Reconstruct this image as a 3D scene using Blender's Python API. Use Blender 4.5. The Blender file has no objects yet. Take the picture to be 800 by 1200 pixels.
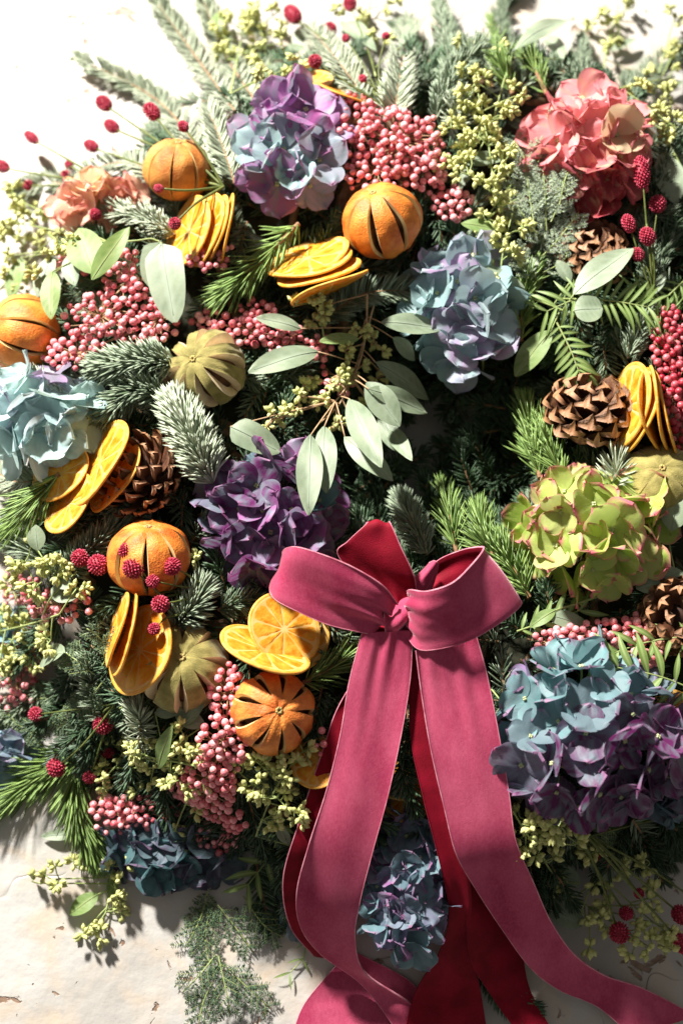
import bpy, math, random
import numpy as np
from mathutils import Vector, Matrix, Quaternion
random.seed(7); rng = np.random.default_rng(7)
PI = math.pi
scene = bpy.context.scene
C = scene.collection

# ------------------------------------------------------------------ camera
U = 0.000708                       # metres that one photograph pixel covers at wreath height
TILT = math.radians(14); DIST = 1.18
TGT = np.array([0, 0, 0.08])
CAM = TGT + DIST*np.array([0, -math.sin(TILT), math.cos(TILT)])
cam_d = bpy.data.cameras.new('camera'); cam = bpy.data.objects.new('camera', cam_d); C.objects.link(cam)
cam.location = CAM; cam.rotation_euler = (TILT, 0, 0)
cam_d.sensor_fit = 'VERTICAL'; cam_d.sensor_height = 36; cam_d.sensor_width = 24; cam_d.lens = 50
cam_d.clip_start = 0.02; cam_d.clip_end = 100
cam_d.dof.use_dof = True; cam_d.dof.focus_distance = DIST-0.065; cam_d.dof.aperture_fstop = 3.0
scene.camera = cam

# ------------------------------------------------------------------ light
# indoors, beside one small bright window to the upper left: strong light that falls off across the wreath, dim warm room
WIN = nrm0 = np.array([-0.50, 0.74, 0.62]); WIN = WIN/np.linalg.norm(WIN)*3.0
world = bpy.data.worlds.new('World'); scene.world = world; world.use_nodes = True
world.node_tree.nodes['Background'].inputs[0].default_value = (1.0, .95, .90, 1)
world.node_tree.nodes['Background'].inputs[1].default_value = 0.12
sl = bpy.data.lights.new('window_light', 'AREA'); sl.shape = 'DISK'; sl.size = 0.27; sl.energy = 205; sl.color = (1, 0.955, 0.89)
so = bpy.data.objects.new('window_light', sl); C.objects.link(so)
so.location = WIN; so.rotation_euler = Vector(WIN).to_track_quat('Z', 'Y').to_euler()
scene.view_settings.view_transform = 'Standard'; scene.view_settings.look = 'None'
scene.view_settings.exposure = 0.70; scene.view_settings.gamma = 1
scene.cycles.max_bounces = 6; scene.cycles.diffuse_bounces = 3; scene.cycles.transparent_max_bounces = 4
scene.cycles.use_denoising = True

# ------------------------------------------------------------------ pixel -> place
_up = np.array([0, math.cos(TILT), math.sin(TILT)]); _fw = np.array([0, math.sin(TILT), -math.cos(TILT)])
def P(px, py, z):
    d = _fw*50 + np.array([1., 0, 0])*((px-400)/1200*36) + _up*((600-py)/1200*36)
    t = (z-CAM[2])/d[2]
    return CAM + d*t
WC = P(505, 520, 0.0)[:2]; RR = 0.235; RW = 0.145
def H(x, y):
    r = math.hypot(x-WC[0], y-WC[1]); q = (r-RR)/RW
    return 0.010 + 0.100*math.sqrt(max(0, 1-q**4))
def HS(x, y):
    """height at which the decorations sit: stems reach in over the hole, so it falls off more gently there"""
    r = math.hypot(x-WC[0], y-WC[1]); q = (r-RR)/RW
    if q < 0: q *= 0.72
    return 0.010 + 0.100*math.sqrt(max(0, 1-q**4))
def at(px, py, dz=0):
    """the point of the wreath's surface seen at a photograph position, raised by dz pixels-worth"""
    z = 0.07
    for _ in range(8):
        p = P(px, py, z+dz*U); z = 0.5*z+0.5*HS(p[0], p[1])
    return P(px, py, max(0.004, z+dz*U))
def nrm(v):
    v = np.asarray(v, float); return v/(np.linalg.norm(v)+1e-12)
def basis(n, up=(0, 1, 0)):
    """3x3 whose third column is n and second column is as near up as can be"""
    n = nrm(n); up = np.asarray(up, float)
    if abs(np.dot(n, nrm(up))) > 0.98: up = np.array([1., 0, 0])
    x = nrm(np.cross(up, n)); y = np.cross(n, x)
    return np.stack([x, y, n], 1)
def mat4(R, p, s=1.0):
    M = np.eye(4); M[:3, :3] = R*s if np.isscalar(s) else R*np.asarray(s)[None, :]; M[:3, 3] = p
    return Matrix(M.tolist())
def spline(pts, n):
    pts = np.asarray(pts, float)
    if len(pts) == 2: return pts[0]+(pts[1]-pts[0])*np.linspace(0, 1, n)[:, None]
    m = len(pts); e = np.vstack([2*pts[0]-pts[1], pts, 2*pts[-1]-pts[-2]])
    t = np.linspace(0, m-1-1e-9, n); i = t.astype(int); f = (t-i)[:, None]
    a, b, c, d = e[i], e[i+1], e[i+2], e[i+3]
    return 0.5*(2*b+(c-a)*f+(2*a-5*b+4*c-d)*f**2+(3*b-a-3*c+d)*f**3)

# ------------------------------------------------------------------ meshes
class MB:
    def __init__(s): s.v = []; s.f = []; s.m = []; s.t = []; s.n = 0
    def add(s, v, f, m=0, t=0.5):
        v = np.asarray(v, float).reshape(-1, 3); f = np.asarray(f, int)
        s.v.append(v); s.f.append(f+s.n); s.n += len(v)
        s.m.append(np.full(len(f), m) if np.isscalar(m) else np.asarray(m))
        s.t.append(np.full(len(v), t, float) if np.isscalar(t) else np.asarray(t, float).ravel())
    def mesh(s, name, mats, smooth=True, off=None):
        v = np.vstack(s.v)
        if off is not None: v = v-np.asarray(off)
        me = bpy.data.meshes.new(name)
        me.vertices.add(len(v)); me.vertices.foreach_set('co', v.ravel())
        li = np.concatenate([f.ravel() for f in s.f]); lt = np.concatenate([np.full(len(f), f.shape[1]) for f in s.f])
        me.loops.add(len(li)); me.loops.foreach_set('vertex_index', li)
        me.polygons.add(len(lt)); ls = np.concatenate([[0], np.cumsum(lt)[:-1]])
        me.polygons.foreach_set('loop_start', ls)
        me.polygons.foreach_set('material_index', np.concatenate(s.m).astype(int))
        me.polygons.foreach_set('use_smooth', np.full(len(lt), smooth))
        a = me.attributes.new('tint', 'FLOAT', 'POINT'); a.data.foreach_set('value', np.concatenate(s.t))
        me.update(calc_edges=True); me.validate()
        for m in (mats if isinstance(mats, (list, tuple)) else [mats]): me.materials.append(m)
        return me
def link(name, me, parent=None, M=None):
    o = bpy.data.objects.new(name, me); C.objects.link(o)
    if parent is not None: o.parent = parent
    if M is not None: o.matrix_local = M
    return o
def obj(name, mb, mats, parent=None, smooth=True, off=None, kind=None):
    if parent is not None and off is None: off = np.array(parent.location)
    o = link(name, mb.mesh(name, mats, smooth, off), parent)
    if kind: o['kind'] = kind
    return o
USED = {}
def thing(name, label, cat, loc, group=None):
    o = bpy.data.objects.new(name, None); C.objects.link(o); o.location = loc; o.empty_display_size = 0.01
    o['label'] = label; o['category'] = cat
    if group: o['group'] = group
    if label in USED: print('DUP LABEL', label)
    USED[label] = 1
    return o
def loc(p, root): return np.asarray(p)-np.array(root.location)

def tube(mb, pts, r, sides=6, m=0, t=0.5):
    pts = np.asarray(pts, float); n = len(pts); r = np.full(n, r) if np.isscalar(r) else np.asarray(r)
    T = np.gradient(pts, axis=0); T /= np.linalg.norm(T, axis=1)[:, None]+1e-12
    a = np.array([0.3, 0.2, 0.93]); X = np.cross(T, a); X /= np.linalg.norm(X, axis=1)[:, None]+1e-9; Y = np.cross(T, X)
    th = np.arange(sides)/sides*2*PI
    v = pts[:, None]+r[:, None, None]*(np.cos(th)[None, :, None]*X[:, None]+np.sin(th)[None, :, None]*Y[:, None])
    i = np.arange(n-1)[:, None]*sides; j = np.arange(sides)[None]; k = (j+1) % sides
    f = np.stack([i+j, i+k, i+sides+k, i+sides+j], -1).reshape(-1, 4)
    mb.add(v.reshape(-1, 3), f, m, t)
    c = np.arange(sides); base = mb.n-n*sides
    mb.f.append(np.stack([np.full(sides-2, base+(n-1)*sides), base+(n-1)*sides+c[1:-1], base+(n-1)*sides+c[2:]], 1)); mb.m.append(np.full(sides-2, m))
def grid(nu, nv, wrap=False):
    i = np.arange(nu-1)[:, None]; j = np.arange(nv if wrap else nv-1)[None]; k = (j+1) % nv
    return np.stack([i*nv+j, i*nv+k, (i+1)*nv+k, (i+1)*nv+j], -1).reshape(-1, 4)
def ball(mb, R3, c, rad, m=0, t=0.5, nu=8, nv=10, bump=0, power=1.0):
    """lathe blob: rad=(rx,ry,rz)"""
    u = np.linspace(0.02, PI-0.02, nu); w = np.arange(nv)/nv*2*PI
    x = np.sin(u)[:, None]*np.cos(w); y = np.sin(u)[:, None]*np.sin(w); z = np.cos(u)[:, None]*np.ones(nv)
    v = np.stack([x, y, z], -1).reshape(-1, 3)
    if bump: v = v*(1+bump*rng.standard_normal(len(v)))[:, None]
    v = (v*np.asarray(rad))@np.asarray(R3).T+np.asarray(c)
    mb.add(v, grid(nu, nv, True), m, t)
I3 = np.eye(3)

def needles(mb, path, n, L, W, ang=(45, 70), mode='brush', upv=(0, 0, 1), bend=0.25, tint=(0.2, 1), taper=True, tip=True, m=0, jit=0.12):
    """needles along a path. flat = two combed rows, brush = upper half round, round = all round"""
    path = np.asarray(path, float); K = 60
    pp = spline(path, K) if len(path) != K else path
    t = np.sort(rng.random(n)); idx = t*(K-1); i = np.minimum(idx.astype(int), K-2); f = (idx-i)[:, None]
    p = pp[i]*(1-f)+pp[i+1]*f
    T = pp[i+1]-pp[i]; T /= np.linalg.norm(T, axis=1)[:, None]+1e-12
    up = np.broadcast_to(nrm(upv), T.shape)
    S = np.cross(T, up); S /= np.linalg.norm(S, axis=1)[:, None]+1e-9; N = np.cross(S, T)
    if mode == 'flat': phi = np.where(rng.random(n) < .5, 0, PI)+rng.normal(0, .28, n); phi = np.where(np.cos(phi) > 0, np.abs(phi)*.9+.12, phi-.12)
    elif mode == 'brush': phi = rng.uniform(-0.35, PI+0.35, n)
    else: phi = rng.uniform(0, 2*PI, n)
    R = np.cos(phi)[:, None]*S+np.sin(phi)[:, None]*N
    a0 = np.radians(ang[1]+(ang[0]-ang[1])*t**2+rng.normal(0, 6, n))
    D = T*np.cos(a0)[:, None]+R*np.sin(a0)[:, None]; D += rng.normal(0, jit, (n, 3))*.6; D /= np.linalg.norm(D, axis=1)[:, None]
    l = L*(1-.25*rng.random(n))
    if taper: l = l*np.clip(.55+2.5*(1-t), 0, 1)*np.clip(.6+3*t, 0, 1)
    B = T*0.7+N*0.4
    X = np.cross(D, N); X /= np.linalg.norm(X, axis=1)[:, None]+1e-9; Y = np.cross(D, X)
    ss = [0.0, 0.4, 0.8]; ws = [0.6, 1.0, 0.8]
    vs = []
    for s_, w_ in zip(ss, ws):
        q = p+D*(l*s_)[:, None]+B*(l*bend*s_*s_)[:, None]
        for k in range(3):
            th = k*2*PI/3+PI/2
            vs.append(q+X*(math.cos(th)*W*w_)+Y*(math.sin(th)*W*w_*.6))
    vs.append(p+D*l[:, None]+B*(l*bend)[:, None])
    v = np.stack(vs, 1).reshape(-1, 3)
    fq = []; 
    for r_ in range(2):
        for k in range(3): fq.append([r_*3+k, r_*3+(k+1) % 3, r_*3+3+(k+1) % 3, r_*3+3+k])
    ft = [[6, 7, 9], [7, 8, 9], [8, 6, 9]]
    base = np.arange(n)[:, None, None]*10
    tv = rng.uniform(tint[0], tint[1], n)
    tt = np.repeat(tv[:, None], 10, 1); tt[:, 9] = np.minimum(1, tt[:, 9]+.2)
    mb.add(v, (base+np.array(fq)).reshape(-1, 4), m, tt)
    # tips share the same vertices
    b0 = mb.n-len(v)
    mb.f.append((base+np.array(ft)).reshape(-1, 3)+b0); mb.m.append(np.full(n*3, m))

# ------------------------------------------------------------------ materials
def col4(c): return (c[0], c[1], c[2], 1)
def material(name, c1, c2=None, rough=0.5, scale=200, fine=0, tint=False, objcol=False, edge=None, second=None, trans=0.0, sheen=0, sheen_tint=(1, 1, 1),
             bump=0.0, bscale=600, spec=0.4, rand=0.0, stretch=None, coat=0, sss=0, tcol=None, contrast=(0.35, 0.65), vein=0):
    m = bpy.data.materials.new(name); m.use_nodes = True; nt = m.node_tree; N = nt.nodes; Lk = nt.links
    b = N['Principled BSDF']; out = N['Material Output']
    tc = N.new('ShaderNodeTexCoord'); info = N.new('ShaderNodeObjectInfo')
    vec = N.new('ShaderNodeVectorMath'); vec.operation = 'ADD'
    ms = N.new('ShaderNodeVectorMath'); ms.operation = 'SCALE'; Lk.new(info.outputs['Location'], ms.inputs[0]); ms.inputs['Scale'].default_value = 37.0
    Lk.new(tc.outputs['Object'], vec.inputs[0]); Lk.new(ms.outputs[0], vec.inputs[1])
    src = vec.outputs[0]
    if stretch:
        mp = N.new('ShaderNodeVectorMath'); mp.operation = 'MULTIPLY'; Lk.new(src, mp.inputs[0]); mp.inputs[1].default_value = stretch; src = mp.outputs[0]
    nz = N.new('ShaderNodeTexNoise'); nz.inputs['Scale'].default_value = scale; nz.inputs['Detail'].default_value = 4; Lk.new(src, nz.inputs['Vector'])
    def ramp(s, a, bb):
        r = N.new('ShaderNodeMapRange'); r.inputs['From Min'].default_value = a; r.inputs['From Max'].default_value = bb; r.clamp = True
        Lk.new(s, r.inputs['Value']); return r.outputs[0]
    def mix(f, a, bb, mode='MIX'):
        x = N.new('ShaderNodeMix'); x.data_type = 'RGBA'; x.blend_type = mode
        for s, v in (('A', a), ('B', bb)):
            ip = [q for q in x.inputs if q.name == s and q.type == 'RGBA'][0]
            if isinstance(v, tuple): ip.default_value = col4(v)
            else: Lk.new(v, ip)
        if isinstance(f, float): x.inputs[0].default_value = f
        else: Lk.new(f, x.inputs[0])
        return [q for q in x.outputs if q.type == 'RGBA'][0]
    colr = info.outputs['Color'] if objcol else None
    f = ramp(nz.outputs[0], *contrast)
    if fine:
        nf = N.new('ShaderNodeTexNoise'); nf.inputs['Scale'].default_value = fine; nf.inputs['Detail'].default_value = 6; nf.inputs['Roughness'].default_value = .7; Lk.new(src, nf.inputs['Vector'])
        mf = N.new('ShaderNodeMath'); mf.operation = 'MULTIPLY_ADD'; Lk.new(ramp(nf.outputs[0], .35, .7), mf.inputs[0]); mf.inputs[1].default_value = .42; mf.inputs[2].default_value = -.16
        sf = N.new('ShaderNodeMath'); sf.operation = 'ADD'; sf.use_clamp = True; Lk.new(f, sf.inputs[0]); Lk.new(mf.outputs[0], sf.inputs[1]); f = sf.outputs[0]
    if objcol:
        cur = info.outputs['Color']
        if second: cur = mix(f, cur, second)
    else:
        cur = mix(f, tuple(c1), tuple(c2 or c1))
    if tint or edge:
        at_ = N.new('ShaderNodeAttribute'); at_.attribute_name = 'tint'
    if tint:
        cur = mix(at_.outputs['Fac'], cur, tuple(tint))
    if edge:
        ed = N.new('ShaderNodeMath'); ed.operation = 'MULTIPLY_ADD'; Lk.new(nz.outputs[0], ed.inputs[0]); ed.inputs[1].default_value = 0.7; ed.inputs[2].default_value = -0.35
        ad = N.new('ShaderNodeMath'); ad.operation = 'ADD'; Lk.new(at_.outputs['Fac'], ad.inputs[0]); Lk.new(ed.outputs[0], ad.inputs[1])
        cur = mix(ramp(ad.outputs[0], edge[1], edge[2]), cur, tuple(edge[0]))
    if rand:
        hs = N.new('ShaderNodeHueSaturation'); Lk.new(cur, hs.inputs['Color'])
        r = N.new('ShaderNodeMapRange'); Lk.new(info.outputs['Random'], r.inputs['Value']); r.inputs['To Min'].default_value = 1-rand; r.inputs['To Max'].default_value = 1+rand
        Lk.new(r.outputs[0], hs.inputs['Value'])
        r2 = N.new('ShaderNodeMapRange'); Lk.new(info.outputs['Random'], r2.inputs['Value']); r2.inputs['To Min'].default_value = 1+rand*.6; r2.inputs['To Max'].default_value = 1-rand*.6
        Lk.new(r2.outputs[0], hs.inputs['Saturation']); cur = hs.outputs[0]
    Lk.new(cur, b.inputs['Base Color'])
    b.inputs['Roughness'].default_value = rough; b.inputs['Specular IOR Level'].default_value = spec
    if sheen:
        b.inputs['Sheen Weight'].default_value = sheen; b.inputs['Sheen Tint'].default_value = col4(sheen_tint); b.inputs['Sheen Roughness'].default_value = 0.35
    if coat: b.inputs['Coat Weight'].default_value = coat; b.inputs['Coat Roughness'].default_value = 0.25
    if sss:
        b.inputs['Subsurface Weight'].default_value = sss; b.inputs['Subsurface Radius'].default_value = (1, .35, .15); b.inputs['Subsurface Scale'].default_value = 0.003
    if bump:
        bn = N.new('ShaderNodeTexNoise'); bn.inputs['Scale'].default_value = bscale; bn.inputs['Detail'].default_value = 3; Lk.new(src, bn.inputs['Vector'])
        bp = N.new('ShaderNodeBump'); bp.inputs['Strength'].default_value = bump; bp.inputs['Distance'].default_value = 0.001
        Lk.new(bn.outputs[0], bp.inputs['Height']); Lk.new(bp.outputs[0], b.inputs['Normal'])
    if trans:
        tr = N.new('ShaderNodeBsdfTranslucent'); Lk.new(cur, tr.inputs['Color'])
        mx = N.new('ShaderNodeMixShader'); mx.inputs[0].default_value = trans
        Lk.new(b.outputs[0], mx.inputs[1]); Lk.new(tr.outputs[0], mx.inputs[2]); Lk.new(mx.outputs[0], out.inputs[0])
    return m
M_ = {}
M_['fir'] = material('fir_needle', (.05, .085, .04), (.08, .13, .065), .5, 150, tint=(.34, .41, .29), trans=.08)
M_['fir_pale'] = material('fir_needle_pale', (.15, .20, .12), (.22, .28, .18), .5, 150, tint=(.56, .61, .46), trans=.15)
M_['fir_shaded'] = material('fir_needle_shaded', (.02, .045, .02), (.035, .07, .03), .5, 150, tint=(.13, .22, .12), trans=.05)  # dark copy for shaded places: the shade is put into the needle colour
M_['pine'] = material('pine_needle', (.05, .11, .02), (.08, .16, .03), .4, 150, tint=(.30, .44, .13), trans=.12)
M_['twig'] = material('twig_bark', (.20, .10, .05), (.33, .18, .09), .8, 300, bump=.4)
M_['stem_g'] = material('green_stem', (.25, .33, .10), (.36, .42, .16), .5, 200)
M_['stem_b'] = material('burnet_stalk', (.07, .10, .015), (.14, .16, .04), .6, 200)
M_['stem_t'] = material('tan_stem', (.42, .27, .15), (.55, .36, .2), .6, 200)
M_['euc'] = material('eucalyptus_leaf', (.17, .23, .14), (.28, .34, .22), .5, 45, fine=500, tint=(.33, .40, .29), trans=.2, bump=.12, bscale=900, rand=.12)
M_['euc_g'] = material('eucalyptus_leaf_green', (.16, .27, .07), (.24, .36, .11), .5, 60, tint=(.38, .48, .2), trans=.35, bump=.12, bscale=900, rand=.12)
M_['bud'] = material('eucalyptus_bud', (.56, .57, .22), (.44, .50, .18), .5, 150, tint=(.68, .68, .27), trans=.1)
M_['berry'] = material('pink_pepper_skin', (.66, .12, .17), (.88, .40, .40), .48, 2.2, rand=.26, spec=.5, bump=.2, bscale=9, sss=.15)
M_['berry_d'] = material('red_pepper_skin', (.42, .03, .06), (.62, .12, .14), .35, 2.2, rand=.25, spec=.5, bump=.2, bscale=9, sss=.1)
M_['burnet'] = material('burnet_flower', (.24, .006, .02), (.36, .012, .045), .6, 500, tint=(.60, .07, .13), bump=.2)
M_['rind'] = material('orange_peel', (.54, .10, .010), (.86, .29, .04), .5, 60, fine=300, bump=.7, bscale=700, rand=.06, contrast=(.3, .7))
M_['rind_b'] = material('brown_orange_peel', (.42, .11, .015), (.72, .29, .06), .6, 60, fine=300, bump=.7, bscale=900)
M_['pith'] = material('dried_pith', (.85, .62, .30), (.78, .50, .20), .7, 200)
M_['inside'] = material('dried_inside', (.05, .018, .006), (.14, .05, .015), .7, 200)
M_['lime'] = material('olive_peel', (.21, .18, .045), (.37, .31, .095), .75, 120, bump=.8, bscale=1400, sheen=.3)
M_['lime_pith'] = material('olive_pith', (.82, .70, .48), (.74, .58, .36), .8, 200)
M_['s_rind'] = material('slice_rind', (.80, .36, .03), (.93, .55, .12), .5, 5, trans=.2, bump=.4, bscale=24)
M_['s_pith'] = material('slice_pith', (.95, .70, .28), (.93, .55, .12), .6, 3, trans=.35)
M_['s_flesh'] = material('slice_flesh', (.90, .34, .015), (.98, .66, .09), .38, 4, trans=.5, bump=.6, bscale=16, coat=.2)
M_['cone'] = material('cone_scale', (.06, .022, .010), (.12, .045, .02), .6, 5, tint=(.44, .23, .12), bump=.5, bscale=14, rand=.15)
M_['cone_core'] = material('cone_core', (.03, .012, .008), (.06, .025, .015), .8)
M_['frond'] = material('narrow_leaflet', (.14, .24, .05), (.20, .32, .08), .5, 3, tint=(.40, .50, .2), trans=.3, rand=.1)
M_['feather'] = material('feathery_leaf', (.26, .35, .25), (.36, .45, .34), .6, 100, tint=(.52, .60, .46), trans=.2)
M_['feather_d'] = material('feathery_leaf_green', (.06, .11, .06), (.11, .18, .10), .6, 100, tint=(.22, .31, .18), trans=.2)
M_['rose'] = material('rose_velvet', (.33, .024, .075), (.54, .095, .175), .7, 22, fine=420, sheen=1.0, sheen_tint=(1, .62, .70), bump=.35, bscale=1500, spec=.12, contrast=(.3, .7), stretch=(1.3, .7, 1))  # lighter mottling imitates the sheen of crushed pile in the colour
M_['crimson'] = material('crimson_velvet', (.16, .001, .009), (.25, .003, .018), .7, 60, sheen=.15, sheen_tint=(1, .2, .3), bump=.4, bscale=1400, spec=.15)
M_['selvedge'] = material('ribbon_selvedge', (.52, .12, .19), (.72, .30, .38), .7, 120)
M_['vine'] = material('vine_bark', (.16, .09, .045), (.34, .22, .12), .8, 120, bump=.6)
M_['moss'] = material('moss_base', (.012, .016, .008), (.03, .03, .015), .95, 80, bump=1, bscale=200)  # near-black: the darkness of the gaps is put into the moss colour
M_['eye'] = material('floret_eye', (.55, .55, .25), (.4, .5, .3), .5)
M_['cal'] = material('calyx', (.45, .38, .12), (.3, .2, .08), .8, 300)
def petal_mat(name, second, edge=None, contrast=(.36, .74)):
    return material(name, (1, 1, 1), None, .5, 1.7, objcol=True, second=second, edge=edge, trans=.38, bump=.22, bscale=8, spec=.35, contrast=contrast, stretch=(2.0, .75, 1))
M_['pt_blue'] = petal_mat('blue_petal', (.36, .50, .50))
M_['pt_purple'] = petal_mat('purple_petal', (.24, .34, .38), ((.46, .16, .36), .72, 1.15))
M_['pt_lime'] = petal_mat('lime_petal', (.60, .68, .22), ((.78, .20, .28), .5, 1.0), (.5, .7))
M_['pt_pink'] = petal_mat('pink_petal', (.80, .50, .32), ((.62, .14, .18), .6, 1.1), (.5, .75))
M_['pt_shaded'] = petal_mat('shaded_petal', (.16, .26, .28), ((.26, .09, .22), .8, 1.2))  # darker copy for heads in shade, the shade being part of the colour

# ------------------------------------------------------------------ the floor
def floor():
    m = bpy.data.materials.new('worn_stone'); m.use_nodes = True; N = m.node_tree.nodes; L = m.node_tree.links; b = N['Principled BSDF']
    tc = N.new('ShaderNodeTexCoord')
    def noise(sc, det=6, dist=0):
        n = N.new('ShaderNodeTexNoise'); n.inputs['Scale'].default_value = sc; n.inputs['Detail'].default_value = det; n.inputs['Distortion'].default_value = dist
        L.new(tc.outputs['Object'], n.inputs['Vector']); return n.outputs[0]
    def rmp(s, stops):
        r = N.new('ShaderNodeValToRGB'); e = r.color_ramp.elements
        while len(e) < len(stops): e.new(.5)
        for k, (p, c) in enumerate(stops): e[k].position = p; e[k].color = col4(c)
        L.new(s, r.inputs[0]); return r.outputs[0]
    def mix(f, a, bb, mode='MIX'):
        x = N.new('ShaderNodeMix'); x.data_type = 'RGBA'; x.blend_type = mode; L.new(f, x.inputs[0])
        L.new(a, [q for q in x.inputs if q.name == 'A' and q.type == 'RGBA'][0]); L.new(bb, [q for q in x.inputs if q.name == 'B' and q.type == 'RGBA'][0])
        return [q for q in x.outputs if q.type == 'RGBA'][0]
    base = rmp(noise(9, 8), [(.3, (.38, .355, .325)), (.52, (.49, .475, .445)), (.75, (.57, .555, .53))])
    warm = rmp(noise(28, 6, .6), [(.45, (0, 0, 0)), (.7, (1, 1, 1))])
    tan = rmp(noise(60, 3), [(0, (.50, .42, .33)), (1, (.62, .52, .42))])
    c = mix(warm, base, tan)
    chip = rmp(noise(34, 4, 1.2), [(.645, (0, 0, 0)), (.67, (1, 1, 1))])
    chc = rmp(noise(120, 2), [(.3, (.20, .12, .08)), (.7, (.36, .25, .18))])
    c = mix(chip, c, chc)
    v = N.new('ShaderNodeTexVoronoi'); v.feature = 'DISTANCE_TO_EDGE'; v.inputs['Scale'].default_value = 4.2
    nv = N.new('ShaderNodeTexNoise'); nv.inputs['Scale'].default_value = 14; L.new(tc.outputs['Object'], nv.inputs['Vector'])
    va = N.new('ShaderNodeVectorMath'); va.operation = 'MULTIPLY_ADD'; L.new(nv.outputs['Color'], va.inputs[0]); va.inputs[1].default_value = (.14,)*3; L.new(tc.outputs['Object'], va.inputs[2])
    L.new(va.outputs[0], v.inputs['Vector'])
    cr = rmp(v.outputs['Distance'], [(0, (1, 1, 1)), (.006, (0, 0, 0))])
    gate = rmp(noise(5, 2), [(.52, (0, 0, 0)), (.6, (1, 1, 1))])
    mm = N.new('ShaderNodeMath'); mm.operation = 'MULTIPLY'; L.new(cr, mm.inputs[0]); L.new(gate, mm.inputs[1])
    dk = rmp(noise(50), [(0, (.22, .18, .15)), (1, (.3, .25, .2))])
    c = mix(mm.outputs[0], c, dk)
    L.new(c, b.inputs['Base Color']); b.inputs['Roughness'].default_value = .42; b.inputs['Specular IOR Level'].default_value = .55
    hh = N.new('ShaderNodeMath'); hh.operation = 'MULTIPLY_ADD'; L.new(chip, hh.inputs[0]); hh.inputs[1].default_value = -1.2; L.new(noise(45, 6), hh.inputs[2])
    h2 = N.new('ShaderNodeMath'); h2.operation = 'SUBTRACT'; L.new(hh.outputs[0], h2.inputs[0]); L.new(mm.outputs[0], h2.inputs[1])
    bp = N.new('ShaderNodeBump'); bp.inputs['Strength'].default_value = .6; bp.inputs['Distance'].default_value = .003; L.new(h2.outputs[0], bp.inputs['Height']); L.new(bp.outputs[0], b.inputs['Normal'])
    # floor with one slab joint at its far left corner
    a, c2 = P(0, 38, 0)[:2], P(46, 0, 0)[:2]
    d = (c2-a)/np.linalg.norm(c2-a); nn = np.array([d[1], -d[0]])
    if nn[1] > 0: nn = -nn                        # towards the wreath
    S = 3.0
    def rect(o0, w0, w1, name):
        mb = MB(); q = []
        for z in (0, -.05):
            for s_, w in ((-S, w0), (S, w0), (S, w1), (-S, w1)):
                xy = o0+d*s_+nn*w; q.append((xy[0], xy[1], z))
        mb.add(q, [[0, 1, 2, 3], [4, 5, 6, 7], [0, 1, 5, 4], [1, 2, 6, 5], [2, 3, 7, 6], [3, 0, 4, 7]])
        o = obj(name, mb, m, smooth=False); o['kind'] = 'structure'
        bv = o.modifiers.new('soft_edge', 'BEVEL'); bv.width = .004; bv.segments = 3
    rect(a, 0, 4.2, 'floor'); rect(a, -3, -.007, 'floor')
    jm = material('joint_grout', (.12, .11, .10), (.2, .18, .16), .9, 200)
    mb = MB(); g = []
    for s_, w in ((-S, -.0075), (S, -.0075), (S, .0005), (-S, .0005)):
        xy = a+d*s_+nn*w; g.append((xy[0], xy[1], -.006))
    mb.add(g, [[0, 1, 2, 3]]); o = obj('floor_joint', mb, jm, smooth=False); o['kind'] = 'structure'
floor()

# ------------------------------------------------------------------ wreath base of twisted vines, moss and evergreen backing
base = thing('wreath_base', 'ring of twisted brown vines and moss under the greenery, bare at the right edge', 'wreath base', (WC[0], WC[1], 0))
mb = MB(); nu, nv = 96, 20
th = np.arange(nu+1)/nu*2*PI; ph = np.arange(nv)/nv*2*PI
rad = RR+.112*np.cos(ph)[None]+rng.normal(0, .004, (nu+1, nv)); zz = np.maximum(.002, .040+.046*np.sin(ph)[None]+rng.normal(0, .004, (nu+1, nv)))
rad[-1] = rad[0]; zz[-1] = zz[0]
v = np.stack([WC[0]+rad*np.cos(th)[:, None], WC[1]+rad*np.sin(th)[:, None], zz], -1)
mb.add(v.reshape(-1, 3), grid(nu+1, nv, True)); obj('moss_ring', mb, M_['moss'], base)
for k in range(16):
    mb = MB(); t = np.linspace(0, 2*PI, 120); a0 = k*2.4; tw = rng.integers(2, 5)
    rr = .108+.012*np.sin(3*t+k)+.006*np.sin(7*t+k*2)
    if k > 11: rr = rr+.008
    x = RR+rr*np.cos(a0+tw*t); z = np.maximum(.005, .036+rr*.42*np.sin(a0+tw*t))
    tube(mb, np.stack([WC[0]+x*np.cos(t), WC[1]+x*np.sin(t), z], 1), .0035+.0015*(k % 3), 6); obj('vine', mb, M_['vine'], base)
bed = MB()
def ring_pt(r, a):
    x, y = WC[0]+r*math.cos(a), WC[1]+r*math.sin(a); return np.array([x, y, H(x, y)])
for k in range(720):
    a = rng.uniform(0, 2*PI); r = RR+rng.uniform(-.122, .128)
    p = ring_pt(r, a)-np.array([0, 0, rng.uniform(.016, .034)]); 
    if p[1] > .54 or p[0] > .40: continue
    dv = nrm([math.cos(a)*np.sign(r-RR+.02)*.7+rng.normal(0, .6), math.sin(a)*np.sign(r-RR+.02)*.7+rng.normal(0, .6), .25])
    ln = rng.uniform(.045, .075)
    q = p+dv*ln; q[2] = max(.006, min(q[2], H(q[0], q[1])-.004))
    mid = (p+q)/2+np.array([0, 0, .006])
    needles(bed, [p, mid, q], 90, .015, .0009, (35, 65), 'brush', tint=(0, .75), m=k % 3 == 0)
    tube(bed, spline([p, mid, q], 6), .0012, 4, m=2)
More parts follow.
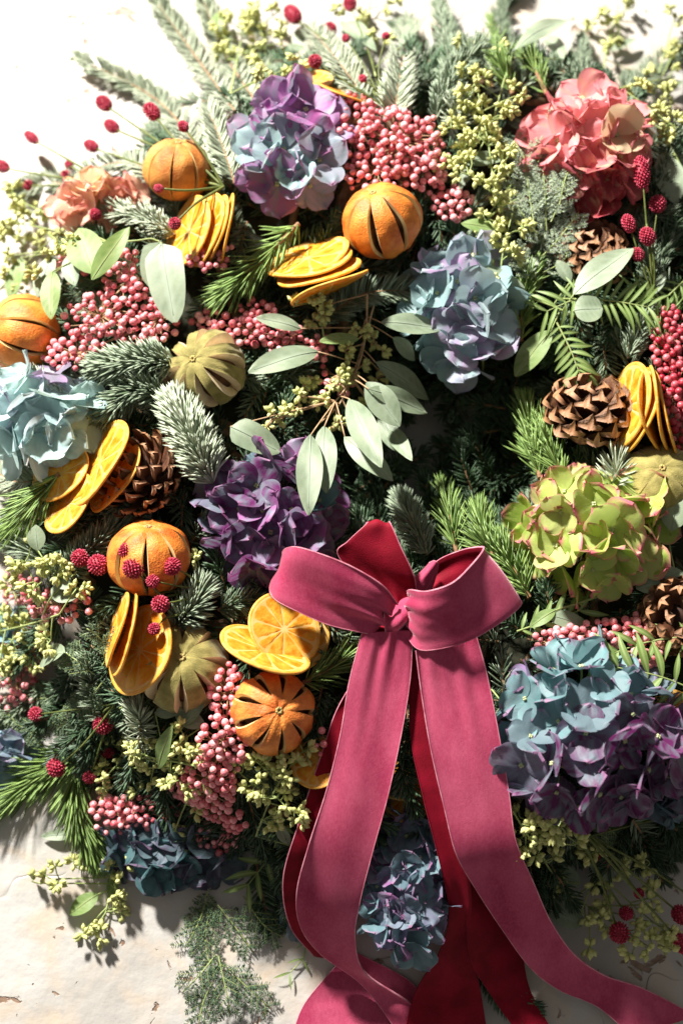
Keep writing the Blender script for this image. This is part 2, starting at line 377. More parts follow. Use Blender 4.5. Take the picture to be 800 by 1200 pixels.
for k in range(150):  # extra dark sprigs added over the hole, standing in for its shade
    a = rng.uniform(0, 2*PI); r = rng.uniform(.06, .125); p = ring_pt(r, a); p[2] = rng.uniform(.006, .05)
    dv = nrm([-math.cos(a)*.6+rng.normal(0, .5), -math.sin(a)*.6+rng.normal(0, .5), .1]); q = p+dv*rng.uniform(.03, .06); q[2] = max(.006, q[2]); mid = (p+q)/2+np.array([0, 0, .006])
    needles(bed, [p, mid, q], 90, .015, .0009, (35, 65), 'brush', tint=(0, .4), m=0); tube(bed, spline([p, mid, q], 6), .0012, 4, m=2)
for k in range(150):  # dark sprigs added along the lower rim to extend the wreath's shadow
    a = rng.uniform(-PI*.80, -PI*.12); r = RR+rng.uniform(.10, .150); p = ring_pt(r, a); p[2] = rng.uniform(.006, .05)
    dv = nrm([math.cos(a)*.6+rng.normal(0, .5), math.sin(a)*.6+rng.normal(0, .4), .02]); q = p+dv*rng.uniform(.03, .06); q[2] = max(.006, q[2]*.6); mid = (p+q)/2+np.array([0, 0, .006])
    needles(bed, [p, mid, q], 90, .015, .0009, (35, 65), 'brush', tint=(0, .4), m=0); tube(bed, spline([p, mid, q], 6), .0012, 4, m=2)
o = obj('evergreen_bedding', bed, [M_['fir_shaded'], M_['fir'], M_['twig']]); o['kind'] = 'stuff'
o['label'] = 'dark bed of mixed evergreen needles filling the gaps between everything on the wreath and added over its shaded hole'; o['category'] = 'greenery'

# ------------------------------------------------------------------ evergreen sprigs
def fir(label, pts, n, L, W=1.3, mode='brush', mt='fir', ang=(40, 65), side=(), group='fir sprigs', dz=4, tint=(.1, 1), bend=.25, name='fir_sprig', upv=(0, 0, 1), twig=1.6, cat='fir sprig'):
    w = [at(x, y, dz+(e[0] if e else 0)) for x, y, *e in pts]
    root = thing(name, label, cat, w[0], group)
    mb = MB(); tb = MB(); path = spline(w, 60)
    needles(mb, path, n, L*U, W*U, ang, mode, upv, bend, tint)
    tube(tb, path[::6], np.linspace(twig, twig*.5, 10)*U, 5)
    T = nrm(path[-1]-path[0])
    for (f, dx, dy, ln) in side:
        s = path[int(f*59)]; e = s+nrm([dx, dy, .05])*ln*U
        sp = spline([s, (s+e)/2+T*ln*U*.08, e+T*ln*U*.12], 60)
        needles(mb, sp, int(n*ln*U/np.linalg.norm(path[-1]-path[0])*.9)+20, L*U*.85, W*U, ang, mode, upv, bend, tint); tube(tb, sp[::10], twig*.5*U, 4)
    obj('twig', tb, M_['twig'], root); o = obj('needles', mb, M_[mt], root, kind='stuff')
    return root
F = 'fir'; FP = 'fir_pale'; PN = 'pine'
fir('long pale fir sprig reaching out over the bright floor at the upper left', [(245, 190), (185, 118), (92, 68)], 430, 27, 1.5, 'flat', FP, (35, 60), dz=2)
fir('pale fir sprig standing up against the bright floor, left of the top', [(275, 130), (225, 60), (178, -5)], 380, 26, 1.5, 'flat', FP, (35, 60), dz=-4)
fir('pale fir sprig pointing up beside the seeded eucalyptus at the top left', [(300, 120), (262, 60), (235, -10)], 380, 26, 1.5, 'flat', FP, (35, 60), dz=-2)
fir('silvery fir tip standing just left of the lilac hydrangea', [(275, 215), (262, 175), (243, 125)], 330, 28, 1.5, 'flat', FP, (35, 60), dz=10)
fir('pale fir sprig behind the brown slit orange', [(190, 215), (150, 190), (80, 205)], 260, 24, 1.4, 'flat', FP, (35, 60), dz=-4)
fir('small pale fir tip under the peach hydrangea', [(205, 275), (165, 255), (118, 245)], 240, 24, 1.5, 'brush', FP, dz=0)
fir('pale fir sprig at the upper left beside the burnet heads', [(120, 250), (70, 215), (20, 225)], 260, 26, 1.4, 'flat', FP, dz=-8)
fir('upright feathery fir sprig in the top middle above the pink pepper', [(460, 150), (468, 90), (478, 20)], 420, 30, 1.3, 'flat', FP, (30, 58), dz=6)
fir('darker fir sprig right of the feathery one in the top middle', [(510, 140), (530, 80), (512, 0)], 520, 28, 1.5, 'brush', F, dz=0, side=((.4, .5, .6, 60),))
fir('pale fir sprig left of the feathery one behind the yellow slice', [(430, 120), (395, 70), (360, 30)], 320, 28, 1.4, 'flat', FP, dz=-2)
fir('dark fir sprig at the very top right of centre', [(600, 70), (585, 20), (610, -20)], 360, 22, 1.3, 'brush', F, dz=-4, tint=(0, .6))
fir('short blue-green fir tip beside the grey leaf at the top right', [(672, 130), (682, 85), (680, 42)], 330, 20, 1.5, 'brush', F, dz=-4, tint=(.2, .8))
fir('small silvery fir rosette above the yellow-green buds in the top middle', [(535, 150), (537, 132), (540, 118)], 110, 28, 1.5, 'round', FP, (25, 80), dz=14)
fir('pale fir sprig left of the lilac hydrangea top', [(330, 110), (300, 60), (290, 20)], 240, 24, 1.4, 'flat', FP, dz=-8)
fir('curved fir branch between the clementine slices and the oval grey leaves', [(375, 378), (425, 345), (490, 340)], 320, 27, 1.4, 'flat', F, (45, 70), dz=8)
fir('thick silvery fir brush leaning over the pine cone in the centre left', [(250, 566, 6), (226, 515, 16), (203, 470, 8)], 620, 40, 1.9, 'brush', FP, (22, 60), dz=22, bend=.1, tint=(.0, 1))
fir('arched blue-green fir tip above the dark one, left of the olive fruit', [(205, 425), (160, 425, 6), (112, 432)], 460, 32, 1.7, 'brush', F, (35, 70), dz=14, tint=(.3, 1))
fir('arched dark fir tip underneath, left of the silvery brush', [(195, 465), (160, 458, 4), (120, 490)], 400, 32, 1.7, 'brush', F, (35, 70), dz=4, tint=(.1, .8))
fir('small silvery fir tip behind the pale blue hydrangea', [(80, 470), (58, 455), (35, 440)], 160, 22, 1.4, 'brush', FP, dz=24)
fir('dull fir sprig lying between the orange slices and the slit orange', [(60, 690), (105, 645), (150, 610)], 420, 28, 1.5, 'brush', F, dz=2, tint=(.2, .9))
fir('dull fir tip right of the stacked orange slices at left', [(180, 610), (150, 590), (130, 600)], 170, 24, 1.5, 'brush', F, dz=-2)
fir('silver-blue fir rosette below the slit orange with burnets', [(205, 735), (225, 712, 6), (238, 690)], 210, 30, 1.5, 'brush', F, (25, 75), dz=14, tint=(.4, 1))
fir('dark fir sprig between the purple hydrangea and the slices', [(255, 715), (290, 705), (340, 720)], 260, 24, 1.3, 'brush', F, dz=-6, tint=(.0, .6))
fir('small pale fir tip left of the lone green leaf at the lower left', [(162, 880), (165, 850, 4), (158, 828)], 130, 24, 1.5, 'brush', FP, (25, 70), dz=12)
fir('silver fir rosette above the lime hydrangea, right of the pine', [(715, 575), (722, 555, 4), (722, 540)], 170, 30, 1.5, 'round', FP, (20, 85), dz=14)
fir('bluish fir tip above the bow in the hole of the wreath', [(500, 650), (483, 612, 5), (468, 585)], 260, 27, 1.5, 'brush', F, (30, 65), dz=-2, tint=(.4, 1))
fir('dark silver fir tip beside the narrow leaflets at the right', [(735, 420), (745, 395), (760, 360)], 200, 22, 1.4, 'brush', F, dz=0)
fir('dark fir tip below the red pink hydrangea at right', [(765, 345), (758, 300), (752, 260)], 200, 22, 1.4, 'brush', F, dz=-6, tint=(0, .6))
fir('dark green fir tip in shade at the lower right', [(740, 960), (765, 995), (790, 1010)], 200, 26, 1.4, 'flat', F, dz=-2, tint=(0, .8))
fir('shaded fir tip left of the ribbon tail low down', [(300, 1010), (310, 1060), (318, 1090)], 170, 22, 1.4, 'flat', 'fir_shaded', dz=-18)
fir('shaded fir sprig below the ribbon tails at the bottom', [(560, 1120), (590, 1165), (625, 1190)], 200, 26, 1.4, 'flat', 'fir_shaded', dz=-6)
fir('pale fir tip behind the clementine slices near the top left', [(290, 260), (282, 285), (270, 300)], 110, 18, 1.4, 'brush', F, dz=0)
fir('blue-green fir at the right edge under the burnets', [(800, 350), (770, 320), (790, 270)], 160, 22, 1.4, 'brush', F, dz=-10, tint=(0, .7))
fir('dull blue-green fir filling the left edge under the pine needles', [(60, 660), (25, 640), (-10, 625)], 300, 28, 1.5, 'brush', F, dz=-6, tint=(.2, .9))
fir('blue-green fir tip at the left edge below the faded pepper', [(60, 800), (30, 830), (-5, 850)], 300, 28, 1.5, 'brush', F, dz=-8, tint=(.2, .9))
fir('blue-green fir between the feathery foliage and the trio of slices', [(130, 850), (110, 810), (105, 770)], 260, 26, 1.5, 'brush', F, dz=-4, tint=(.2, .9))
fir('pale fir lying along the left edge under the icy blue hydrangea', [(50, 560), (20, 565), (-10, 550)], 260, 26, 1.5, 'flat', FP, dz=-4)
fir('blue-green fir along the top right edge behind the coral hydrangea', [(740, 120), (765, 80), (800, 60)], 300, 26, 1.5, 'flat', F, dz=-8, tint=(.3, 1))
G2 = 'pine sprigs'
def pine(label, pts, n, L, **k):
    k.setdefault('W', 1.15); k.setdefault('ang', (12, 36)); k.setdefault('mode', 'round')
    return fir(label, pts, n, L, mt=PN, name='pine_sprig', cat='pine sprig', group=G2, bend=.1, twig=3, **k)
pine('sunlit pine sprig with long needles between the two yellow slice stacks', [(350, 262, 4), (300, 312, 8), (262, 345)], 210, 52, dz=14)
pine('bright green pine tuft standing left of the closed pine cone', [(632, 560), (625, 520), (615, 475)], 260, 42, dz=2, ang=(12, 40))
pine('second green pine tuft in front of the first, left of the pine cone', [(660, 560), (645, 530), (635, 500)], 170, 40, dz=6, ang=(12, 40))
pine('olive-green pine tuft above the right bow loop', [(600, 670), (570, 640), (560, 600)], 240, 42, dz=0, ang=(15, 50))
pine('slender pine tuft rising in the hole above the bow', [(535, 650), (528, 610), (518, 570)], 150, 38, dz=-6)
pine('bright pine tuft right of the bow loop under the lime hydrangea', [(620, 700), (600, 665), (585, 635)], 170, 38, dz=2, ang=(15, 50))
pine('pine needles hanging in the left middle under the pale blue hydrangea', [(70, 555), (40, 590), (15, 620)], 210, 55, dz=10, ang=(10, 34))
pine('small pine tuft left of the ribbon beside the slit orange', [(355, 800), (385, 785), (405, 768)], 120, 40, dz=2, ang=(12, 45))
pine('dark pine sprig spreading to the left edge at lower left', [(100, 880), (55, 905), (-5, 950)], 330, 58, dz=-4, ang=(10, 38))
pine('long hanging pine sprig with orange twig at the lower left', [(92, 885), (88, 940), (110, 1000)], 360, 56, dz=6, ang=(8, 30))
pine('small bright pine tuft right of the blue hydrangea', [(610, 400), (612, 350), (628, 312)], 170, 32, dz=4, ang=(20, 50))
pine('upright pine tuft among the buds left of the pink hydrangea', [(600, 110), (585, 70), (572, 20)], 200, 44, dz=2, ang=(8, 26))
pine('small pine tuft poking up by the top right fir', [(640, 110), (625, 80), (610, 60)], 100, 36, dz=0)
pine('pine needles by the right edge in the shade of the burnets', [(790, 430), (770, 390), (800, 340)], 110, 40, dz=-2)

# ------------------------------------------------------------------ pine cones
def scale_mesh(k, L, W, hook, thick):
    mb = MB(); nu, nv = 6, 5
    t = np.linspace(0, 1, nu)[:, None]; s = np.linspace(-1, 1, nv)[None]
    w = W*(.45+.55*np.minimum(1, t*1.4))*np.where(t > .75, 1-((t-.75)/.25)**2*.75, 1)
    x = s*w; z = t*L+0*s; y = -.25*W*(s**2)+hook*L*t**3+0*s
    top = np.stack([x, y+(.28+thick)*W*(t**4)*(1-np.abs(s)*(.6+.3*(thick > 0))), z], -1).reshape(-1, 3); bot = np.stack([x*.9, y-W*(.22*(.4+t)+thick*t**4*(1-np.abs(s)*.8)), z*.98], -1).reshape(-1, 3)
    f = grid(nu, nv); n = nu*nv; tt = (np.clip((t-.78)/.15, 0, 1)*(.7+.3*np.abs(s))).ravel()
    per = list(range(nv))+[nv*i+nv-1 for i in range(1, nu)]+[nv*(nu-1)+j for j in range(nv-2, -1, -1)]+[nv*i for i in range(nu-2, 0, -1)]
    wall = [[per[i], per[(i+1) % len(per)], per[(i+1) % len(per)]+n, per[i]+n] for i in range(len(per))]
    mb.add(np.vstack([top, bot]), np.vstack([f, f[:, ::-1]+n, wall]), 0, np.concatenate([tt, tt]))
    return mb.mesh('cone_scale', M_['cone'])
SC_CLOSED = [scale_mesh(k, 1, .34, -.08+.05*k, .42) for k in range(3)]
SC_OPEN = [scale_mesh(k, 1, .24, .15+.08*k, 0) for k in range(3)]
def cone(label, px, py, dz, r, ln, axis, n=90, openness=.6, kind='closed', sl=.42):
    c = at(px, py, dz); R = basis(axis)
    root = thing('pine_cone', label, 'pine cone', c, 'pine cones')
    mb = MB(); ball(mb, R, c, (r*U*.5, r*U*.5, ln*U*.46), nu=9, nv=10); obj('core', mb, M_['cone_core'], root)
    ms = SC_CLOSED if kind == 'closed' else SC_OPEN
    for i in range(n):
        u = (i+.5)/n; lat = math.asin(2*u-1)*.96; a = i*2.39996
        prof = math.cos(lat)**.8
        rad = np.array([math.cos(a), math.sin(a), 0.])
        z = math.sin(lat)
        o_ = rad*prof*r*U*.45+np.array([0, 0, z*ln*U*.42])
        d = nrm(rad*prof*(.55+openness)+np.array([0, 0, max(z, -.3)*1.0+.45]))
        L = r*U*(sl+.22)*(.65+.35*prof)
        upv = np.array([0, 0, 1.])-d*d[2]
        B = basis(d, upv+1e-4)
        s = L; ob = link('scale', ms[i % 3], root, mat4(R@B, R@o_, s*np.array([1.25 if kind == 'closed' else 1.0, 1.15, 1])))
    return root
cone('closed pine cone with tan scale tips between green pine and orange slices', 690, 487, 2, 43, 50, (.15, .75, .65), 58, .45, 'closed', .62)
cone('open reddish-brown pine cone beside the silvery fir brush in the left centre', 172, 562, 2, 46, 50, (-.55, .35, .75), 70, 1.0, 'open', .62)
cone('pine cone seen end-on at the right edge beside the pink pepper', 795, 722, 6, 36, 36, (-.2, -.1, .97), 60, .7, 'closed', .6)
cone('dark pine cone in shade under the pink hydrangea', 692, 300, -20, 44, 48, (.1, .5, .85), 90, .4)
cone('small dark pine cone under the burnets at lower left', 135, 905, -8, 26, 30, (.2, .5, .85), 60, .5)

# ------------------------------------------------------------------ slit dried oranges
def dried_orange(label, px, py, dz, r, axis, up=(0, 1, 0), nseg=8, w=.10, squash=.92, mats=('rind', 'pith'), lat=(1.0, 1.15), name='dried_orange', cat='dried orange', group='slit dried oranges', flare=.03, latc=.05):
    c = at(px, py, dz); R = basis(axis, up); root = thing(name, label, cat, c, group)
    mb = MB(); Rr = r*U; nla, nlo = 26, 9
    la = np.linspace(-PI/2+.03, PI/2-.03, nla)
    hw0 = np.clip(1-(np.abs(la-latc)/lat[0])**2.0, 0, 1)**.6
    for k in range(nseg):
        l0 = k*2*PI/nseg; l1 = (k+1)*2*PI/nseg; wa = w*(.75+.5*random.random()); wb = w*(.75+.5*random.random())
        if k == 0: first = wa
        s = np.linspace(0, 1, nlo)
        if k == 0: pa = wa
        wa = pa; wb = first if k == nseg-1 else wb; pa = wb
        A = l0+hw0*wa; B = l1-hw0*wb
        lon = A[:, None]+(B-A)[:, None]*s[None]
        edge = np.abs(2*s-1)[None]**4*(hw0[:, None])
        bul = (1-(2*s-1)**2)[None]*.05*np.cos(la)[:, None]
        rad = Rr*(1+flare*edge+bul-.02+rng.normal(0, .005, (nla, nlo))+.022*np.sin(3*lon+2*la[:, None]+px)*np.cos(la)[:, None]+.014*np.sin(7*la[:, None]+4*np.sin(lon*2+py)))
        dd = .022*np.sin(3*lon+2*la[:, None]+px)*np.cos(la)[:, None]+.014*np.sin(7*la[:, None]+4*np.sin(lon*2+py)); rad[:, 0] = Rr*(.98+flare*hw0+dd[:, 0]); rad[:, -1] = Rr*(.98+flare*hw0+dd[:, -1])
        def pos(rad, lon):
            cl = np.cos(la)[:, None]
            dimple = 1-.10*np.exp(-((PI/2-np.abs(la))/.22)**2)[:, None]
            return np.stack([rad*cl*np.cos(lon), rad*cl*np.sin(lon), rad*np.sin(la)[:, None]*squash*dimple], -1)
        v = pos(rad, lon).reshape(-1, 3)@R.T+c; mb.add(v, grid(nla, nlo), 0)
        for e in (0, -1):
            lo = lon[:, e][:, None]; ctr = (l0 if e == 0 else l1)
            r3 = np.stack([rad[:, e], rad[:, e]*.90, rad[:, e]*.74], 1); L3 = np.concatenate([lo, lo*.72+ctr*.28, lo*.45+ctr*.55], 1)
            v = pos(r3, L3).reshape(-1, 3)@R.T+c
            f = grid(nla, 3); mb.add(v, f, np.tile([1, 1 if mats[0] == 'lime' else 2], nla-1))
    obj('peel', mb, [M_[mats[0]], M_[mats[1]], M_['inside']], root)
    mb = MB(); ball(mb, R, c, (Rr*.76, Rr*.76, Rr*.70), nu=14, nv=18, bump=.01); obj('dried_flesh', mb, M_['inside'], root)
    mb = MB(); b0 = c+R[:, 2]*Rr*squash*.90
    for k in range(7):
        a = k*2*PI/7; ball(mb, I3, b0+R@np.array([math.cos(a), math.sin(a), 0])*Rr*.06, (Rr*.045,)*3, nu=5, nv=6)
    obj('calyx', mb, M_['cal'], root)
    return root
dried_orange('brown slit orange crossed by burnet stems at the upper left', 208, 199, 12, 40, (.1, .7, .7), (0, 0, 1), mats=('rind_b', 'pith'), w=.06)
dried_orange('bright slit orange right of the lilac hydrangea with dark open slits', 447, 259, 26, 47, (-.28, .55, .8), w=.10, lat=(.95, 1.2), latc=.18)
dried_orange('slit orange cut by the left edge above the pale blue hydrangea', 28, 392, 14, 47, (-.9, .1, .45), (0, 1, 0), w=.07)
dried_orange('slit orange with burnet heads hanging in front of it', 175, 654, 20, 46, (.02, .8, .6), w=.09)
dried_orange('slit orange facing the viewer beside the pink pepper, lower centre', 320, 835, 18, 45, (.22, -.05, .97), w=.10, nseg=9, lat=(.56, 1.2), latc=.58)
og = dict(mats=('lime', 'lime_pith'), name='dried_lime', cat='dried fruit', group='slit olive-green dried fruits', flare=.06)
dried_orange('olive dried fruit with wide pale slits left of the hole of the wreath', 243, 432, 10, 45, (-.35, -.02, .93), w=.19, nseg=9, lat=(.8, 1.2), latc=.36, **og)
dried_orange('olive dried fruit star-slit beside the orange slices lower left', 215, 783, 0, 49, (.05, .15, .98), w=.15, nseg=8, lat=(.66, 1.2), latc=.42, **og)
dried_orange('fuzzy olive dried fruit with thin dark slits at the right edge', 772, 568, 2, 46, (-.1, .25, .95), w=.06, nseg=8, **og)

# ------------------------------------------------------------------ orange slices
def slice_variant(seed):
    r_ = random.Random(seed); a1, a2 = r_.uniform(0, PI), r_.uniform(0, PI); k1 = r_.uniform(.08, .18); k2 = r_.uniform(-.06, .06); w3 = r_.uniform(0, 6)
    def warp(v):
        x, y = v[:, 0], v[:, 1]; u = x*math.cos(a1)+y*math.sin(a1); q = x*math.cos(a2)+y*math.sin(a2); th = np.arctan2(y, x); rr = np.hypot(x, y)
        v = v.copy(); v[:, 2] += k1*u*u+k2*q+.03*rr**3*np.sin(3*th+w3); s = 1+.03*np.sin(2*th+w3); v[:, 0] *= s; v[:, 1] *= s
        return v
    th = np.arange(48)/48*2*PI
    # rind: a rounded band
    prof = [(.925, .05), (.965, .062), (1, .04), (1.01, 0), (1, -.04), (.965, -.062), (.925, -.05)]
    v = np.array([[r*math.cos(t), r*math.sin(t), z] for r, z in prof for t in th]); f = grid(len(prof), 48, True)
    m1 = MB(); m1.add(warp(v), f); rind = m1.mesh('rind', M_['s_rind'])
    m2 = MB(); prof = [(.0, .030), (.5, .032), (.88, .036), (.95, .056), (.95, -.056), (.88, -.036), (.5, -.032), (0, -.030)]
    v = np.array([[max(r, .001)*math.cos(t), max(r, .001)*math.sin(t), z] for r, z in prof for t in th]); m2.add(warp(v), grid(len(prof), 48, True)); pith = m2.mesh('pith', M_['s_pith'])
    segs = []; n = 10; b = [k*2*PI/n+r_.uniform(-.16, .16) for k in range(n)]; b.append(b[0]+2*PI)
    for k in range(n):
        mm = MB(); g = .035; nr, na = 6, 7
        for sgn in (1, -1):
            R_ = np.linspace(.06, .92, nr); S_ = np.linspace(0, 1, na); V = []
            for i, r in enumerate(R_):
                ga = min(.2, .011/r)
                for j, s in enumerate(S_):
                    a = b[k]+ga+(b[k+1]-b[k]-2*ga)*s; rr = r-(.05*(2*s-1)**4 if i == nr-1 else 0)
                    h = .030*(1-abs(2*s-1)**5)*(1-(abs(2*(r-.06)/.86-1))**8)
                    V.append((rr*math.cos(a), rr*math.sin(a), sgn*(.026+h+.006*math.sin(9*s+k+r*14))))
            mm.add(warp(np.array(V)), grid(nr, na) if sgn > 0 else grid(nr, na)[:, ::-1])
        segs.append(mm.mesh('segment', M_['s_flesh']))
    return rind, pith, segs
SLV = [slice_variant(s) for s in (3, 8, 15, 22)]
def oslice(label, px, py, dz, r, n, spin=0, var=0, group='dried orange slices', thick=.62):
    c = at(px, py, dz); root = thing('orange_slice', label, 'orange slice', c, group)
    B = basis(n, (0, 1, .01)); cs, sn = math.cos(spin), math.sin(spin); B = B@np.array([[cs, -sn, 0], [sn, cs, 0], [0, 0, 1]])
    M = mat4(B, (0, 0, 0), np.array([r*U, r*U, r*U*thick])); rind, pith, segs = SLV[var % 4]
    link('rind', rind, root, M); link('pith', pith, root, M)
    for s in segs: link('segment', s, root, M)
    return root
nA = [(-.74, .12, .66), (-.86, .1, .50), (-.93, .1, .34), (-.97, .1, .20)]
for k, (x, w_) in enumerate(((222, 'widest left-hand, showing its face'), (243, 'second from the left'), (256, 'third from the left'), (266, 'upright right-hand'))):
    oslice('%s slice of the yellow stack below the brown slit orange' % w_, x, 271-k*1, 16+k*5, 42+(k < 2)*2, nA[k], k, k, 'slices in the stack below the brown slit orange')
for k, (x, y, n, w_) in enumerate(((361, 303, (-.3, .66, .68), 'topmost'), (366, 310, (-.28, .72, .62), 'second from the top'), (374, 319, (-.26, .76, .58), 'third, broad bright'), (387, 339, (-.38, .88, .26), 'lowest, almost edge-on'))):
    oslice('%s slice of the yellow stack below the lilac hydrangea' % w_, x, y, 20+k*7, 50, n, k*1.3, k+1, 'slices in the stack below the lilac hydrangea')
oslice('lowest orange slice leaning at the left, below its stack in front of the pine cone', 82, 590, 18, 40, (-.66, .34, .66), .3, 0, 'slices at the left in front of the pine cone')
oslice('tall middle orange slice leaning in the left stack with broad pale rim', 118, 543, 26, 54, (-.76, .34, .55), 1.3, 1, 'slices at the left in front of the pine cone')
oslice('rear reddish slice of the left stack touching the open pine cone', 135, 560, 16, 46, (-.72, .30, .62), 2.3, 2, 'slices at the left in front of the pine cone')
oslice('mostly hidden slice under the pale blue petals at left', 72, 555, 8, 38, (-.5, .3, .8), 2.9, 3, 'slices at the left in front of the pine cone')
oslice('round-faced slice of the trio left of the star-slit olive fruit', 165, 762, 24, 50, (-.66, .10, .74), .5, 1, 'slices left of the star-slit olive fruit')
oslice('thin middle slice standing on edge in the trio left of the olive fruit', 150, 744, 34, 46, (-.94, .20, .28), .9, 2, 'slices left of the star-slit olive fruit')
oslice('leftmost edge-on slice of the trio left of the olive fruit', 138, 738, 30, 42, (-.93, .2, .3), 1.9, 0, 'slices left of the star-slit olive fruit')
oslice('rear slice of the group under the left bow loop', 342, 744, 12, 43, (.40, .12, .90), .2, 3, 'slices under the left bow loop')
oslice('slice with wheel of pale membranes showing under the left bow loop', 333, 738, 20, 43, (.35, .15, .92), .9, 2, 'slices under the left bow loop')
oslice('front slice lying flat and long under the left bow loop', 310, 763, 32, 51, (.33, .80, .50), 1.4, 1, 'slices under the left bow loop')
for k, (x, y, n, r, w_) in enumerate(((734, 476, (-.90, .20, .36), 52, 'tilted left-hand'), (747, 482, (-.93, .22, .26), 50, 'second from the left'), (760, 484, (.90, .05, .42), 48, 'third, showing its orange face'), (771, 480, (.93, .12, .32), 52, 'tall right-hand'), (779, 492, (.95, .15, .25), 42, 'short outermost'))):
    oslice('%s slice of the upright row right of the closed pine cone' % w_, x, y, 16+3*k, r, n, k*.9, k, 'upright slices right of the pine cone')
oslice('pale yellow slice behind the lilac hydrangea and pink pepper at the top', 402, 110, 10, 34, (.35, .75, .55), .4, 1, 'dried orange slices')
oslice('orange slice peeping out left of the pale one at the top', 368, 96, 4, 24, (-.2, .5, .84), .4, 0, 'dried orange slices')
oslice('slice half covered by the left ribbon tail', 372, 893, 2, 30, (-.1, .3, .95), 1, 3, 'dried orange slices')
oslice('orange slice seen between the ribbon tails, upper one', 470, 905, -34, 34, (.1, .2, .97), 2, 2, 'dried orange slices')
oslice('orange slice seen between the ribbon tails, lower one', 478, 930, -40, 32, (-.2, .2, .97), 2.5, 0, 'dried orange slices')
oslice('orange slice peeping out at the right edge under the light green leaflets', 790, 835, 4, 26, (.1, .2, .95), .4, 0, 'dried orange slices')

# ------------------------------------------------------------------ pink pepper
bm_ = MB(); nu, nv = 8, 10
u = np.linspace(0.02, PI-.02, nu); w = np.arange(nv)/nv*2*PI
x = np.sin(u)[:, None]*np.cos(w); y = np.sin(u)[:, None]*np.sin(w); z = (np.cos(u)*(1-.10*np.exp(-(u/.5)**2)))[:, None]*np.ones(nv)
bm_.add(np.stack([x, y, z], -1).reshape(-1, 3), grid(nu, nv, True)); 
BERRY = bm_.mesh('berry', M_['berry']); BERRY_D = bm_.mesh('berry', M_['berry_d'])
def pepper(label, blobs, n, dz=12, r=4.4, me=None, start=None):
    """blobs: (px, py, rx, ry[, dz]) ellipses filled with berries"""
    me = me or BERRY; c = at(blobs[0][0], blobs[0][1], dz); root = thing('pepper_sprig', label, 'pink pepper', c, 'sprigs of pink pepper')
    area = np.array([b[2]*b[3] for b in blobs], float); area /= area.sum()
    pts = []; tries = 0; st = MB()
    while len(pts) < n*1.15 and tries < n*60:
        tries += 1; b = blobs[rng.choice(len(blobs), p=area)]
        a = rng.uniform(0, 2*PI); q = math.sqrt(rng.random()); h = math.sqrt(max(0, 1-q*q))*min(b[2], b[3])*.75
        lift = rng.uniform(.1, 1)**.6*h
        p = at(b[0]+b[2]*q*math.cos(a), b[1]+b[3]*q*math.sin(a), dz+lift-6+(b[4] if len(b) > 4 else 0))
        if all(np.sum((p-o[0])**2) > (1.75*r*U)**2 for o in pts): pts.append((p, b))
    hubs = {}
    for p, b in pts:
        hub = at(b[0], b[1], dz-8); s = r*U*rng.choice([rng.uniform(.62, .85), rng.uniform(.85, 1.18)], p=[.2, .8])
        link('berry', me, root, mat4(basis(rng.normal(0, 1, 3)), loc(p, root), s))
        mid = hub+(p-hub)*.55+rng.normal(0, 2.5*U, 3)
        tube(st, spline([hub+(p-hub)*.1, mid, p], 5), .55*U, 3)
    hp = [at(b[0], b[1], dz-8) for b in blobs]
    if start: hp = [at(*start)]+hp
    if len(hp) > 1: tube(st, spline(hp, 14), 1.2*U, 5)
    obj('stalks', st, M_['stem_t'], root)
    return root
pepper('large pink pepper cluster in the top middle right of the lilac hydrangea', [(410, 150, 40, 42), (468, 165, 52, 42), (440, 200, 45, 30), (495, 190, 30, 32), (382, 125, 18, 18)], 230, 16)
pepper('small dull pink pepper cluster below the large one at the top', [(530, 238, 24, 20), (515, 220, 14, 14)], 28, 6)
pepper('pink pepper cluster left of the big grey leaf at upper left', [(150, 330, 28, 36), (118, 372, 46, 28), (185, 375, 24, 30), (90, 415, 40, 20), (165, 395, 30, 14)], 150, 14)
pepper('few pink peppercorns below the stack of yellow slices at upper left', [(245, 305, 24, 12, 14), (258, 292, 14, 8, 14)], 16, 18)
pepper('trailing pink pepper below the yellow slices in the upper centre', [(250, 378, 26, 14), (292, 388, 30, 18), (335, 398, 26, 20), (372, 408, 18, 14), (300, 365, 22, 14)], 82, 6)
pepper('a few loose pink peppercorns under the hanging eucalyptus in the centre', [(395, 445, 22, 24, -4)], 9, 0)
pepper('faded pink pepper at the left edge behind the yellow-green buds', [(70, 710, 44, 22), (30, 760, 30, 34), (20, 810, 24, 26), (20, 690, 28, 20)], 95, 6)
pepper('tall pink pepper cluster left of the star-faced slit orange, running down to the hydrangea', [(268, 810, 22, 32), (262, 870, 30, 38), (245, 920, 34, 34), (255, 970, 34, 30)], 175, 22)
pepper('pink pepper cluster hanging over the shaded hydrangea at the lower left', [(160, 950, 55, 24), (205, 935, 34, 22), (130, 965, 28, 12)], 80, 22)
pepper('pink pepper between the lime hydrangea and the blue hydrangea', [(668, 748, 24, 18), (705, 742, 30, 18), (745, 738, 24, 18), (760, 765, 20, 14), (640, 752, 16, 12)], 82, 12)
pepper('dark red pepper cluster at the right edge beside the upright slices', [(785, 400, 22, 40), (795, 460, 24, 50), (798, 520, 16, 30)], 120, 10, me=BERRY_D)
pepper('two pink peppercorns beside the left ribbon tail', [(377, 868, 7, 16)], 3, 16)
pepper('few pink peppercorns under the green leaf at the left top', [(92, 308, 26, 12)], 14, 10)
pepper('sparse red peppercorns above the lime hydrangea', [(700, 570, 10, 8)], 4, 6, me=BERRY_D)

